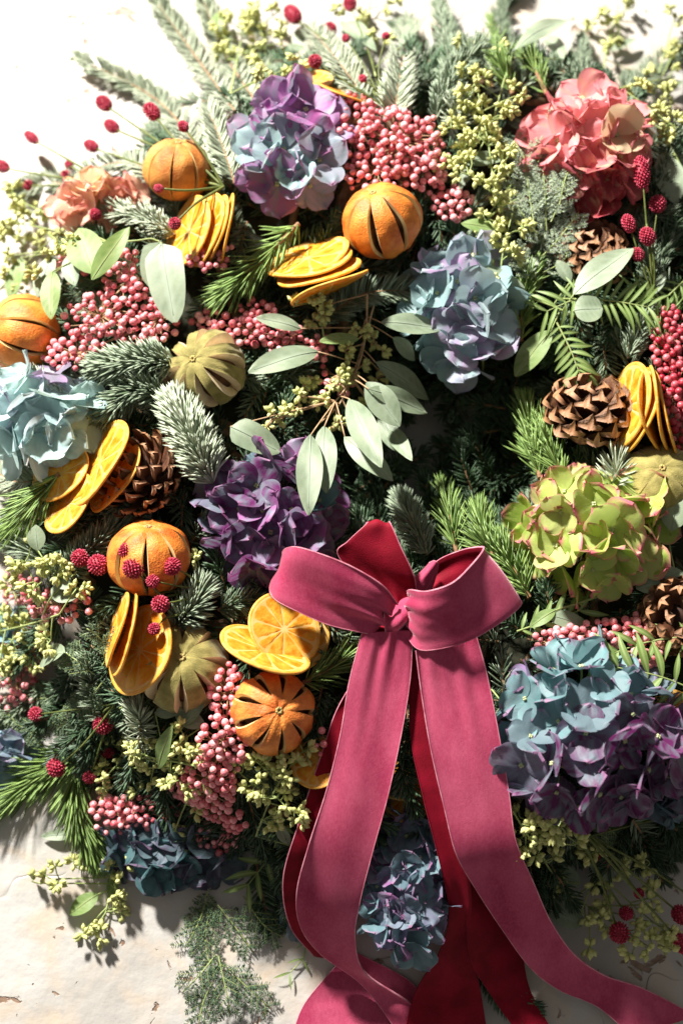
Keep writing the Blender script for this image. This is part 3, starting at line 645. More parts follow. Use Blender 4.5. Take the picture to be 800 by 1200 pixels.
# ------------------------------------------------------------------ hydrangeas
def petal_mesh(seed):
    r_ = random.Random(seed); nu, nv = 8, 9
    t = np.linspace(0, 1, nu)[:, None]; s = np.linspace(-1, 1, nv)[None]
    W = r_.uniform(.52, .64); pk = r_.uniform(.52, .62)
    prof = np.clip(1-np.abs((t-pk)/np.where(t < pk, pk+.03, 1.001-pk))**2.2, 0, 1)**.62
    cup, side, roll, fr = r_.uniform(.05, .35), r_.uniform(-.25, .45), r_.uniform(-.35, .35), r_.uniform(0, 6)
    x = s*W*prof; y = t*1.0+.05*np.cos(s*3+fr)*t
    z = cup*t**2+side*x*x+roll*np.clip(t-.6, 0, 1)**1.5*(1+s*r_.uniform(-.6, .6))+.05*np.sin(5*s+fr)*t**2+.03*np.sin(9*s+fr*2)*t**3-.03*np.exp(-(s/.15)**2)
    e = np.maximum(np.abs(s)**2.0, t**3+0*s)*(.3+.7*t)+.0
    mb = MB(); mb.add(np.stack([x, y+0*s, z], -1), grid(nu, nv), 0, e); return mb
PET = {}
def petals_for(mk):
    if mk not in PET: PET[mk] = [petal_mesh(s).mesh('petal', M_[mk]) for s in range(10)]
    return PET[mk]
_eb = MB()
for a in range(4): ball(_eb, I3, (math.cos(a*PI/2+.7)*.05, math.sin(a*PI/2+.7)*.05, .05), (.05, .05, .06), nu=5, nv=6)
tube(_eb, [(0, 0, .02), (0, 0, -.3), (.05, .03, -.8)], .035, 5, m=1)
EYE = _eb.mesh('floret', [M_['eye'], M_['stem_g']])
def hydrangea(label, px, py, rx, ry, mk, colf, dz=0, dep=None, n=None, L=27, jit=.35, lo=-.1, seed=1):
    c = at(px, py, dz); root = thing('hydrangea_head', label, 'hydrangea', c, 'hydrangea heads')
    pm = petals_for(mk); r_ = random.Random(seed); rx_, ry_ = max(12, rx-L*.62), max(12, ry-L*.62); dep = (dep or .75)*min(rx_, ry_)
    n = n or int(2.3*rx*ry/(L*1.45)**2*1.2)+3
    for i in range(n):
        zc = 1-(i+.5)/n*(1-lo); a = i*2.39996+seed; q = math.sqrt(max(0, 1-zc*zc))
        s = 1+r_.uniform(-.16, .08)
        dv = np.array([q*math.cos(a), q*math.sin(a), zc])
        off = dv*np.array([rx_, ry_, dep])*s*U
        nn = nrm(dv*np.array([1/rx_, 1/ry_, 1/dep])*rx_+np.array([r_.gauss(0, jit), r_.gauss(0, jit), .25+r_.gauss(0, jit*.5)]))
        B = basis(nn, (r_.gauss(0, 1), r_.gauss(0, 1), r_.gauss(0, 1)))
        sz = L*U*r_.uniform(.82, 1.15)
        fl = link('floret', EYE, root, mat4(B, off, sz)); cc = colf(dv, r_)
        op = r_.uniform(.0, .55)
        for k in range(4):
            aa = k*PI/2+r_.gauss(0, .12); tl = op+r_.gauss(0, .15)
            d = np.array([math.cos(aa)*math.cos(tl), math.sin(aa)*math.cos(tl), math.sin(tl)])
            up = np.cross(np.cross(d, [0, 0, 1]), d)*-1
            y = nrm(d); zz = nrm(np.array([0, 0, 1])-y*y[2]); xx = np.cross(y, zz)
            Bp = np.stack([xx, y, zz], 1); a3 = r_.gauss(0, .18); Bp = Bp@np.array([[math.cos(a3), 0, math.sin(a3)], [0, 1, 0], [-math.sin(a3), 0, math.cos(a3)]])
            pe = link('petal', pm[r_.randrange(10)], fl, mat4(Bp, d*.05, r_.uniform(.85, 1.1)))
            j = r_.uniform(.85, 1.12); pe.color = (cc[0]*j, cc[1]*j, cc[2]*j, 1)
    return root
def lerp(a, b, f): f = max(0, min(1, f)); return tuple(a[k]+(b[k]-a[k])*f for k in range(3))
BLUE, MINT, LILAC, PURP, DPUR = (.24, .42, .50), (.42, .60, .56), (.46, .36, .60), (.40, .14, .32), (.13, .05, .13)
def mixcol(*cs, w=None):
    def f(dv, r_): a, b = r_.choices(cs, w)[0], r_.choices(cs, w)[0]; return lerp(a, b, r_.random()*.5)
    return f
hydrangea('lilac and mint hydrangea head at the upper left of centre', 340, 172, 74, 94, 'pt_purple', mixcol((.40, .07, .32), (.54, .26, .56), (.42, .66, .62), (.52, .16, .42), w=(3, 2, 3, 2)), dz=24, dep=.30, n=14, L=35, lo=.15, seed=4)
hydrangea('powder blue hydrangea head above the hole of the wreath', 542, 360, 72, 90, 'pt_blue', mixcol((.24, .42, .44), (.38, .54, .54), (.50, .50, .66), (.54, .34, .58), w=(3, 3, 2, 3)), dz=6, L=34, seed=6, n=24, jit=.5)
hydrangea('pale icy blue hydrangea head at the left edge with one violet petal group', 52, 492, 74, 66, 'pt_blue', mixcol((.54, .74, .74), (.58, .76, .68), (.66, .74, .80), (.60, .38, .64), w=(5, 4, 2, 2)), dz=12, L=38, n=17, jit=.5, lo=.1, seed=8)
hydrangea('dark purple hydrangea head left of the bow in the centre', 322, 604, 88, 86, 'pt_purple', mixcol((.18, .03, .15), (.40, .13, .36), (.12, .28, .30), w=(4, 3, 2)), dz=-2, L=35, n=27, jit=.55, seed=10)
hydrangea('lime green hydrangea head with pink petal rims right of the bow', 695, 624, 94, 80, 'pt_lime', mixcol((.40, .56, .10), (.56, .68, .20), (.66, .60, .28), w=(4, 4, 1)), dz=8, L=33, n=26, jit=.65, seed=12)
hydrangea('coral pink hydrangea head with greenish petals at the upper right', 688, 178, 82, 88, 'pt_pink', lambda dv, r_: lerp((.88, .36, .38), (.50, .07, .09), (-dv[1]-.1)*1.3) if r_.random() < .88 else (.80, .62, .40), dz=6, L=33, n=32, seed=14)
hydrangea('big blue and plum hydrangea head right of the ribbon tails', 690, 862, 112, 106, 'pt_purple', lambda dv, r_: lerp((.17, .025, .13), (.22, .42, .44), (dv[1]-dv[0]*.5)*1.6+.25+r_.uniform(-.3, .3)) if r_.random() < .95 else (.40, .26, .50), dz=6, L=32, n=42, jit=.6, seed=16)
hydrangea('faded peach hydrangea head in the glare at the upper left', 112, 240, 62, 42, 'pt_pink', mixcol((.85, .52, .40), (.80, .74, .34), (.82, .40, .30)), dz=0, L=28, n=12, lo=.2, seed=18)
hydrangea('dusky blue-purple hydrangea head between the two ribbon tails', 474, 1026, 57, 94, 'pt_purple', mixcol((.22, .20, .34), (.16, .30, .34), (.34, .14, .34), w=(2, 3, 2)), dz=36, L=25, n=44, jit=.5, seed=20)
hydrangea('shaded teal and plum hydrangea head under the pink pepper at lower left', 205, 990, 86, 54, 'pt_shaded', mixcol((.09, .20, .22), (.08, .03, .09), (.12, .10, .16)), dz=-14, L=29, n=32, seed=22)
hydrangea('small piece of blue hydrangea left of the ribbon near the bottom', 352, 1060, 26, 42, 'pt_blue', mixcol((.20, .36, .42), (.18, .2, .3)), dz=-22, L=22, n=9, lo=.2, seed=24)
hydrangea('bit of blue-violet hydrangea at the left edge behind the ferny leaves', 8, 882, 44, 34, 'pt_blue', mixcol((.20, .34, .46), (.30, .20, .36)), dz=-10, L=27, n=10, lo=.1, seed=26)
hydrangea('shaded blue-plum hydrangea at the right edge behind the leaflets', 778, 900, 50, 62, 'pt_shaded', mixcol((.10, .16, .2), (.16, .07, .14)), dz=-14, L=28, n=22, seed=28)
hydrangea('bit of light blue hydrangea at the left edge behind pink pepper', 8, 745, 30, 30, 'pt_blue', mixcol((.3, .5, .58)), dz=-4, L=25, n=6, lo=.2, seed=30)

# ------------------------------------------------------------------ eucalyptus, leaves, buds
def leaf_mb(b, tp, width, roll=0, fold=.12, curl=.1, shape='ellipse', face=(0, 0, 1)):
    b, tp = np.asarray(b, float), np.asarray(tp, float); Lh = np.linalg.norm(tp-b); d = (tp-b)/Lh
    fc = np.asarray(face, float); X = nrm(np.cross(d, fc)); Z = nrm(np.cross(X, d)); 
    cr, sr = math.cos(roll), math.sin(roll); X, Z = X*cr+Z*sr, Z*cr-X*sr
    nu, nv = 13, 7; t = np.linspace(0, 1, nu)[:, None]; s = np.linspace(-1, 1, nv)[None]
    if shape == 'ellipse': pr = np.sin(PI*np.clip(t*.985+.008, 0, 1)**.92)**.72
    elif shape == 'heart': pr = np.clip(t*5.5, 0, 1)**.6*np.clip(1-np.clip((t-.35)/.66, 0, 1)**2.2, 0, 1)**.6
    elif shape == 'round': pr = np.clip(1-np.abs(2*t-1)**2.2, 0, 1)**.55
    else: pr = np.sin(PI*np.clip(t*.99+.005, 0, 1)**.8)**1.1
    w = width/2*pr
    side = s*w; z = fold*np.abs(side)*1.0+curl*Lh*np.sin(PI*t)*.6+.012*Lh*np.sin(7*t+s*2)
    v = b+d*(t*Lh)[..., None]+X*side[..., None]+Z*(z+0*s)[..., None]
    tt = np.clip(.25+.75*np.exp(-(s/.12)**2)+.2*np.sin(t*34-np.abs(s)*7)+0*t, 0, 1)
    mb = MB(); mb.add(v.reshape(-1, 3), grid(nu, nv), 0, tt)
    # the mid rib stands proud of the blade
    k = nv//2; rb = v[:, k]+Z*(.25*U); tube(mb, rb[:-1], np.linspace(.7, .25, nu-1)*U, 4, t=1.0)
    return mb
def buds(bb, sb, c, rad, n, origin=None, size=3.0):
    """umbels of club-shaped buds around c"""
    org = origin if origin is not None else c-np.array([0, 0, 8*U]); um = max(1, n//7)
    for k in range(um):
        dv = nrm(rng.normal(0, 1, 3)+np.array([0, 0, .5])); h = c+dv*rad*U*rng.uniform(.3, .85)
        mid = (org+h)/2+rng.normal(0, 2*U, 3); tube(sb, spline([org, mid, h], 5), .8*U, 4)
        out = nrm(h-org)
        for j in range(7):
            d = nrm(out*.7+rng.normal(0, .65, 3)); e = h+d*size*U*rng.uniform(1.8, 2.8)
            tube(sb, [h, e], .55*U, 3)
            R = basis(d); q = size*U*rng.uniform(.85, 1.15)
            u = [(-1.5, .25), (-.8, .62), (0, 1.0), (.7, .92), (1.2, .45), (1.75, .08)]
            w = np.arange(6)/6*2*PI
            v = np.array([[r*math.cos(a)*q*.95, r*math.sin(a)*q*.95, z*q] for z, r in u for a in w])@R.T+e
            bb.add(v, grid(len(u), 6, True), 0, rng.uniform(0, 1))
def sprig(label, stem, leaves=(), clusters=(), mt='euc', dz=16, r=1.3, size=3.0, group='seeded eucalyptus sprigs', smat='stem_g', name='eucalyptus_sprig', cat='eucalyptus'):
    sp = [at(x, y, dz+(e[0] if e else 0)) for x, y, *e in stem]; root = thing(name, label, cat, sp[0], group)
    st = MB(); path = spline(sp, 24); tube(st, path, np.linspace(r, r*.6, 24)*U, 6)
    def near(p):
        i = np.argmin(np.sum((path-p)**2, 1)); i = max(0, i-2); return path[i]
    for L in leaves:
        bx, by, tx, ty, w = L[:5]; o = L[5] if len(L) > 5 else {}
        z0 = dz+o.get('z', 4); b = at(bx, by, z0); tp = at(tx, ty, z0+o.get('tz', 0))
        mb = leaf_mb(b, tp, w*U, o.get('roll', 0), o.get('fold', .12), o.get('curl', .08), o.get('shape', 'ellipse'), o.get('face', (-.2, .2, 1)))
        lf = obj('leaf', mb, M_[o.get('mt', mt)], root)
        nb = near(b); tube(st, spline([nb, (nb+b)/2+np.array([0, 0, 2*U]), b], 5), .8*U, 4)
    if clusters:
        bb = MB()
        for (x, y, rad, n, *e) in clusters:
            c = at(x, y, dz+4+(e[0] if e else 0)); nb = near(c); tube(st, spline([nb, (nb+c)/2+np.array([0, 0, 2*U]), c], 5), .9*U, 4)
            buds(bb, st, c, rad, n, c, size)
        obj('buds', bb, M_['bud'], root, kind='stuff')
    obj('stem', st, M_[smat], root)
    return root
G = {'mt': 'euc_g'}
def o_(**k): return k
sprig('eucalyptus sprig with two big grey-green leaves hanging at the upper left', [(130, 285), (160, 282), (182, 281), (195, 300)],
      [(190, 285, 205, 378, 46, o_(shape='heart', z=14)), (188, 284, 176, 336, 36, o_(z=4, shape='heart', roll=.3)), (110, 320, 92, 268, 44, G | o_(z=10)), (108, 328, 152, 266, 26, G | o_(z=16, roll=-.3)),
       (26, 302, 12, 352, 24, o_(z=10, mt='euc_g')), (62, 318, 60, 374, 26, o_(z=12, mt='euc_g')), (62, 300, 44, 348, 26, o_(z=4)), (80, 300, 88, 335, 22, o_(z=4))],
      [(65, 290, 26, 28), (25, 262, 24, 35), (12, 300, 16, 20), (48, 312, 18, 20), (22, 235, 20, 20)], dz=20)
sprig('seeded eucalyptus with small pale buds at the left edge by the slit orange', [(0, 340), (20, 310), (30, 280)], [], [(8, 335, 20, 20), (30, 345, 16, 14), (15, 275, 22, 24)], dz=8)
sprig('hanging eucalyptus sprig with long leaves over the centre of the wreath', [(430, 345, 10), (428, 395, 14), (415, 440, 16), (385, 480, 12)],
      [(372, 412, 291, 436, 34, o_(z=12)), (446, 378, 519, 386, 28, o_(z=46)), (380, 500, 382, 578, 30, o_(z=36, tz=14)), (364, 510, 361, 604, 30, o_(z=42, tz=16, roll=.2)), (410, 468, 446, 548, 32, o_(z=56, tz=40)), (404, 512, 460, 564, 27, o_(z=46, tz=30)),
       (432, 456, 500, 484, 28, o_(z=62, tz=50)), (430, 448, 468, 500, 34, o_(z=50, tz=40)), (420, 397, 374, 400, 17, G | o_(z=26)), (270, 500, 328, 530, 34, o_(z=24, shape='heart')), (440, 425, 502, 468, 30, o_(z=44, tz=34)), (446, 486, 466, 530, 24, o_(z=24, tz=10)), (460, 396, 486, 422, 20, o_(z=40)), (352, 385, 300, 372, 20, o_(z=4)), (455, 500, 482, 540, 20, o_(z=36, tz=24))],
      [(320, 492, 22, 28), (350, 464, 20, 28), (340, 482, 16, 21), (388, 445, 22, 28, 2), (415, 432, 24, 35, 4), (440, 402, 16, 21, 4), (395, 500, 18, 21, 6), (375, 360, 22, 28), (425, 385, 18, 21, 4), (450, 440, 14, 14, 4), (405, 410, 16, 14, 6)], dz=18, smat='stem_t')
sprig('thin seeded twigs criss-crossing under the long hanging leaves in the centre', [(440, 350, 2), (420, 420, 4), (400, 470, 4), (370, 500, 2)], [], [(405, 455, 20, 28), (430, 470, 16, 14), (380, 470, 16, 21), (360, 440, 16, 14), (415, 500, 12, 7)], dz=12, smat='stem_t')
sprig('dense pale seeded eucalyptus filling the top between pine and feathery foliage', [(580, 230, 6), (572, 170, 6), (560, 110, 6)], [],
      [(550, 110, 26, 42, 6), (590, 135, 24, 42, 6), (560, 160, 24, 42, 8), (590, 190, 22, 35, 8), (548, 205, 24, 35, 6), (575, 225, 20, 28, 6), (610, 110, 18, 21, 4), (530, 150, 16, 21, 8)], dz=22)
sprig('seeded eucalyptus trailing beside the powder blue hydrangea', [(585, 330, 6), (590, 290, 6), (600, 250, 6)], [], [(595, 300, 20, 28), (570, 260, 22, 28), (610, 270, 18, 21), (580, 320, 14, 14)], dz=20)
sprig('pale seeded eucalyptus in the glare at the top edge left of centre', [(270, 110, 4), (280, 60, 4), (290, 5, 4)], [], [(265, 70, 24, 35), (300, 20, 26, 42), (330, 50, 20, 28), (255, 20, 20, 28), (310, 90, 20, 28), (350, 75, 16, 21)], dz=18)
sprig('pale seeded eucalyptus beside the faded peach hydrangea at left', [(95, 300, 6), (50, 270, 6), (10, 245, 6)], [], [(35, 250, 24, 42), (60, 275, 22, 35), (15, 225, 20, 28), (90, 290, 18, 21), (20, 320, 20, 28), (50, 330, 16, 21), (5, 270, 18, 21)], dz=16)
sprig('yellow-green seeded eucalyptus above the lower-left pepper clusters', [(240, 900, 4), (190, 890, 4), (140, 885, 4)], [], [(140, 878, 22, 28), (170, 885, 22, 28), (200, 905, 22, 28), (120, 915, 18, 21), (230, 880, 18, 21), (170, 920, 18, 21)], dz=22)
sprig('light seeded eucalyptus at the far left over the feathery foliage', [(70, 720, 4), (40, 730, 4), (0, 740, 4)], [], [(5, 720, 20, 28), (30, 735, 20, 28), (60, 750, 18, 21), (0, 780, 20, 28), (90, 690, 16, 21)], dz=26)
sprig('yellow-green buds at the right edge above the feathery foliage', [(700, 110, 0), (740, 100, 0), (790, 90, 0)], [], [(745, 100, 20, 28), (780, 110, 20, 28), (790, 150, 18, 21), (755, 140, 18, 21), (795, 75, 14, 14)], dz=14)
sprig('few yellow-green buds at the edge of the big blue hydrangea', [(620, 975), (640, 960)], [], [(620, 960, 16, 21), (650, 965, 16, 14), (605, 985, 14, 14)], dz=12)
sprig('eucalyptus sprig with single long leaf at the top right', [(575, 150), (590, 95), (601, 62)],
      [(602, 60, 673, 22, 27, o_(z=10)), (540, 190, 592, 186, 22, o_(z=8)), (552, 195, 538, 222, 14, o_(z=4)), (660, 70, 640, 45, 22, o_(z=-2))],
      [(555, 95, 24, 35), (560, 130, 22, 35), (535, 180, 26, 42), (572, 170, 22, 28), (580, 60, 18, 14), (545, 55, 14, 14), (520, 195, 14, 14)], dz=10)
sprig('seeded eucalyptus below the top buds beside the feathery foliage', [(560, 330), (575, 290), (570, 245)],
      [(540, 262, 586, 270, 18, G | o_(z=6)), (640, 215, 645, 250, 14, o_(z=2))], [(575, 275, 22, 35), (560, 300, 16, 14), (585, 245, 20, 21), (600, 215, 18, 14), (570, 325, 14, 14)], dz=12)
sprig('pale seeded eucalyptus against the floor at the top right', [(705, 90), (712, 50), (725, 5)], [(715, 60, 745, 45, 12, o_()), (780, 105, 800, 95, 12, o_())],
      [(700, 20, 22, 21), (725, 35, 22, 21), (712, 55, 20, 21), (740, 10, 16, 14)], dz=-6)
sprig('seeded eucalyptus at the right edge above the burnets', [(800, 200), (775, 150), (762, 105)], [(776, 180, 792, 240, 36, o_(z=-4)), (800, 160, 780, 225, 34, o_(z=-10)), (735, 130, 758, 92, 20, o_(z=-8))],
      [(760, 95, 24, 28), (775, 130, 20, 21), (790, 60, 16, 14), (745, 165, 16, 21), (772, 165, 14, 14), (790, 20, 14, 14)], dz=2)
sprig('seeded eucalyptus in the bright top left of centre', [(330, 110), (310, 60), (300, 0)], [(250, 38, 262, 12, 20, o_(z=0, mt='euc_g')), (270, 90, 276, 52, 20, o_(z=2)), (325, 65, 358, 55, 20, o_(z=6)), (345, 55, 362, 30, 24, o_())],
      [(285, 20, 26, 35), (310, 45, 24, 28), (280, 60, 22, 28), (325, 15, 20, 21), (340, 90, 16, 14), (300, 80, 22, 21), (265, 45, 16, 14)], dz=4)
sprig('seeded eucalyptus with pale buds behind the top burnets', [(440, 90), (430, 40), (435, -5)], [(400, 25, 440, 60, 24, o_(z=-4)), (470, 55, 500, 20, 20, o_(z=-6))], [(425, 20, 22, 28), (445, 45, 18, 21), (400, 5, 16, 14), (455, 5, 20, 21)], dz=0)
sprig('pair of pale leaves overlapping at the upper right beside the burnets', [(610, 345, -4), (655, 362), (672, 372)],
      [(672, 345, 742, 291, 38, o_(z=20, roll=.1)), (672, 364, 706, 362, 38, o_(z=24, shape='round', mt='euc')), (614, 338, 542, 308, 20, o_(z=22)), (645, 388, 603, 441, 32, G | o_(z=14)), (668, 330, 652, 305, 16, o_(z=8)), (630, 300, 620, 320, 12, o_(z=4)), (765, 345, 780, 318, 12, o_())],
      [], dz=8, group='leafy eucalyptus sprigs')
sprig('one large pale leaf at the right edge over the olive dried fruit', [(790, 670), (784, 640), (786, 620)], [(786, 622, 800, 548, 42, o_(z=24)), (745, 690, 800, 670, 34, o_(z=4)), (640, 720, 690, 735, 20, o_(z=-2)), (650, 715, 620, 735, 16, G | o_(z=0))], [], dz=6, group='leafy eucalyptus sprigs')
sprig('seeded eucalyptus with dense cream buds at the left below the pine', [(40, 760), (55, 710), (70, 690), (90, 670)],
      [(45, 645, 42, 615, 22, o_(z=12, mt='euc')), (62, 672, 85, 690, 20, o_(z=2)), (50, 775, 76, 765, 28, o_(shape='round', z=16)), (90, 700, 60, 690, 26, o_(z=-4))],
      [(30, 658, 28, 49), (62, 665, 24, 35), (45, 685, 22, 28), (15, 690, 20, 14), (75, 668, 16, 14)], dz=20)
sprig('seeded eucalyptus lower down at the left edge over the faded pepper', [(10, 800), (25, 770), (50, 745)], [], [(15, 750, 24, 35), (40, 770, 22, 28), (12, 785, 20, 28), (55, 750, 14, 14)], dz=20)
sprig('lone upright green leaf between buds in the lower left', [(200, 900), (192, 880)], [(186, 900, 203, 850, 20, G | o_(z=20)), (182, 835, 215, 832, 18, o_(z=0)), (240, 850, 205, 838, 20, o_(z=-2)), (215, 850, 240, 825, 12, o_(z=2))],
      [(155, 885, 24, 28), (180, 900, 22, 28), (210, 890, 22, 28), (215, 865, 16, 21), (225, 915, 16, 14), (120, 900, 14, 14)], dz=12)
sprig('dense heap of green-yellow buds left of the ribbon tail', [(300, 980), (320, 930), (345, 890)], [(338, 990, 325, 960, 14, o_())],
      [(305, 895, 22, 35), (335, 905, 24, 49), (325, 935, 26, 49), (345, 950, 22, 42), (300, 920, 20, 28), (355, 880, 16, 21), (280, 905, 14, 14), (310, 960, 20, 28)], dz=8)
sprig('small buds on thin stalks over the lower pink pepper', [(250, 905), (225, 930), (212, 955)], [], [(212, 920, 16, 14), (225, 945, 14, 14), (240, 930, 12, 7), (205, 975, 10, 7)], dz=36, smat='stem_g')
sprig('seeded eucalyptus hanging over the floor at the lower left with one dark leaf', [(140, 985, 0), (130, 1030, -10), (125, 1070, -22)],
      [(115, 1048, 82, 1072, 22, o_(z=-4, mt='euc_g')), (90, 978, 48, 980, 14, o_(z=-10)), (140, 1020, 128, 1050, 16, G | o_(z=-12))], [(70, 1030, 20, 28), (45, 1035, 12, 7), (95, 1018, 14, 14), (125, 1068, 26, 42, -12), (100, 1090, 18, 21, -12), (115, 1100, 16, 14, -12), (140, 1045, 22, 28, -8), (138, 1015, 16, 14)], dz=0)
sprig('branching seeded eucalyptus at the lower right beside the ribbon', [(600, 950, 0), (625, 990, 0), (660, 1040, -6), (700, 1070, -12)],
      [(680, 1035, 642, 1018, 24, o_(z=2)), (685, 1082, 640, 1066, 26, o_(z=-2))], [(625, 970, 16, 21), (645, 985, 18, 21), (640, 1010, 14, 14), (628, 1000, 12, 7), (672, 990, 12, 7), (660, 1045, 16, 14), (700, 1030, 14, 14), (705, 1080, 16, 21), (735, 1090, 14, 14), (760, 1110, 16, 14), (780, 1085, 12, 7), (690, 1105, 12, 7), (650, 965, 18, 21), (615, 995, 16, 14), (760, 1060, 14, 14)], dz=26, size=3.5, smat='stem_g')
sprig('long seeded eucalyptus spray reaching to the lower right corner with scattered buds', [(650, 960, 4), (690, 1010, 0), (740, 1060, -6), (790, 1100, -10)], [(720, 1030, 690, 1012, 18, o_(z=2))],
      [(690, 1000, 18, 21), (720, 1020, 14, 14), (715, 1060, 14, 14), (745, 1080, 14, 14), (770, 1050, 14, 14), (790, 1090, 16, 14), (780, 1120, 14, 14), (740, 1120, 12, 7), (760, 1010, 16, 14), (680, 1070, 12, 7)], dz=30, size=3.4)
sprig('few pale buds between the slit orange and the purple hydrangea', [(230, 650), (235, 670)], [], [(232, 655, 14, 14), (240, 680, 10, 7)], dz=0)
sprig('yellow-green buds over the clementine slices in the upper centre', [(380, 400), (375, 370), (365, 352)], [], [(362, 350, 14, 14, 14), (385, 365, 14, 14), (345, 358, 8, 7, 14)], dz=24)

# ------------------------------------------------------------------ narrow leaflets (pepper-tree leaves)
_lm = leaf_mb((0, 0, 0), (0, 1, 0), .24, 0, .2, .05, 'lance'); 
def leaflet_mesh(w, curl):
    s = MB(); nu, nv = 9, 5; t = np.linspace(0, 1, nu)[:, None]; q = np.linspace(-1, 1, nv)[None]
    pr = np.sin(PI*np.clip(t*.97+.02, 0, 1)**.85)**.8*w/2
    v = np.stack([q*pr+curl*(t**2), t+0*q, .15*np.abs(q*pr)+.10*np.sin(PI*t)-.08*t**2+0*q], -1)
    s.add(v.reshape(-1, 3), grid(nu, nv), 0, np.clip(.15+.85*np.exp(-(q/.2)**2)+0*t, 0, 1)); return s.mesh('leaflet', M_['frond'])
LFS = {k: [leaflet_mesh(w, c) for c in (-.12, .0, .12)] for k, w in (('thin', .13), ('mid', .20), ('wide', .28))}
def frond(label, pts, n, L, kind='mid', dz=16, ang=62, tip=.55, pairoff=0):
    w = spline([at(x, y, dz+(e[0] if e else 0)) for x, y, *e in pts], 40); root = thing('leaf_frond', label, 'leaf frond', w[0], 'fronds of narrow leaflets')
    st = MB(); tube(st, w[::3], np.linspace(1.3, .6, 14)*U, 5); obj('midrib', st, M_['stem_g'], root)
    for i in range(n):
        f = .08+.90*i/(n-1); k = f*39; a = int(min(38, k)); p = w[a]+(w[a+1]-w[a])*(k-a); T = nrm(w[a+1]-w[a])
        for sg in (-1, 1):
            S = nrm(np.cross(T, [0, 0, 1]))*sg; an = math.radians(ang*(1-.35*f)+random.uniform(-6, 6))
            d = nrm(T*math.cos(an)+S*math.sin(an)+np.array([0, 0, random.uniform(-.1, .15)]))
            zz = nrm(np.array([random.uniform(-.3, .3), random.uniform(-.3, .3), 1])); x = nrm(np.cross(d, zz)); zz = np.cross(x, d)
            l = L*U*(tip+(1-tip)*math.sin(PI*min(1, .3+.7*(1-f))))*random.uniform(.88, 1.08)
            link('leaflet', random.choice(LFS[kind]), root, mat4(np.stack([x, d, zz], 1), loc(p, root), l))
    return root
frond('green frond with comb-like leaflets hanging in front of the closed pine cone', [(652, 378, 4), (668, 410, 4), (680, 442, 0)], 9, 30, 'mid', 24, 68)
frond('frond of thin curved leaflets reaching right from the pale leaves', [(650, 350), (710, 352), (760, 360)], 13, 40, 'thin', 22, 78)
frond('short frond of curved leaflets at the edge of the blue hydrangea', [(690, 348), (670, 352), (640, 365)], 6, 40, 'thin', 22, 70)
frond('light green frond with broad leaflets at the right edge over the blue hydrangea', [(812, 808, 0), (770, 792, 4), (722, 782, 4)], 6, 46, 'mid', 30, 75)
frond('thin green frond crossing the pink pepper at the right', [(815, 745), (760, 752), (700, 772)], 6, 34, 'mid', 26, 60)
frond('frond of pale leaflets hanging below the buds left of the ribbon', [(332, 960, 4), (318, 1000, 0), (290, 1038, -6)], 6, 36, 'mid', 14, 62)
frond('small bare yellow-green twig on the floor left of the ribbon end', [(358, 1100, 0), (355, 1122, 0), (340, 1140, 0)], 3, 22, 'thin', -10, 55)
frond('shaded frond under the lime hydrangea', [(605, 740), (640, 728), (680, 715)], 6, 34, 'mid', 0, 55)
frond('thin leaflets in shade at the right edge', [(800, 330), (775, 350), (745, 345)], 7, 36, 'thin', 8, 60)

# ------------------------------------------------------------------ feathery foliage
def feather(label, fronds, mt='feather', dz=12, ll=3.6, gap=7.5):
    c = at(fronds[0][0], fronds[0][1], dz); root = thing('feathery_sprig', label, 'feathery foliage', c, 'feathery foliage'); st = MB(); lf = MB()
    for (x0, y0, x1, y1, *e) in fronds:
        z0 = e[0] if e else 0; z1 = e[1] if len(e) > 1 else z0
        a, b = at(x0, y0, dz+z0), at(x1, y1, dz+z1); mid = (a+b)/2+rng.normal(0, 4*U, 3)+np.array([0, 0, 3*U]); w = spline([a, mid, b], 20); tube(st, w[::3], .8*U, 4)
        Lf = np.linalg.norm(b-a); npn = max(4, int(Lf/U/gap))
        for i in range(npn):
            f = .12+.86*i/npn; p = w[int(f*19)]; T = nrm(w[min(19, int(f*19)+1)]-w[int(f*19)-1])
            for sg in (-1, 1):
                S = nrm(np.cross(T, [0, 0, 1]))*sg; d = nrm(T*.75+S+np.array([0, 0, rng.normal(0, .08)])); pl = min(Lf*.42, 24*U)*(1-.6*abs(f-.4))*rng.uniform(.8, 1.1)
                q = p+d*pl; pin = spline([p, (p+q)/2+T*pl*.06, q+T*pl*.15], 40); tube(st, pin[::13], .35*U, 3)
                # flat leaflets, two rows, one needle-shaped blade each
                m = int(pl/U/.95)*2
                needles(lf, spline(pin, 60), m, ll*1.15*U, .42*U, (60, 66), 'flat', (0, 0, 1), 0, (0, 1), True, jit=.02)
    obj('leaflets', lf, M_[mt], root, kind='stuff'); obj('stem', st, M_['stem_g'], root); return root
feather('silvery feathery foliage lying over the left of the coral hydrangea', [(625, 260, 615, 185, 22, 30), (655, 240, 672, 190, 26, 34), (630, 190, 655, 135, 30, 34), (640, 270, 630, 160, 10, 26), (640, 240, 600, 160, 8, 14), (650, 230, 668, 160, 20, 30), (645, 260, 690, 175, 14, 26), (640, 290, 600, 235, 6, 6), (635, 300, 680, 245, 10, 6), (630, 330, 600, 290, 4, 2), (640, 210, 650, 145, 22, 26), (610, 280, 590, 200, 0, 4), (635, 320, 665, 290, 0, 0)], dz=10)
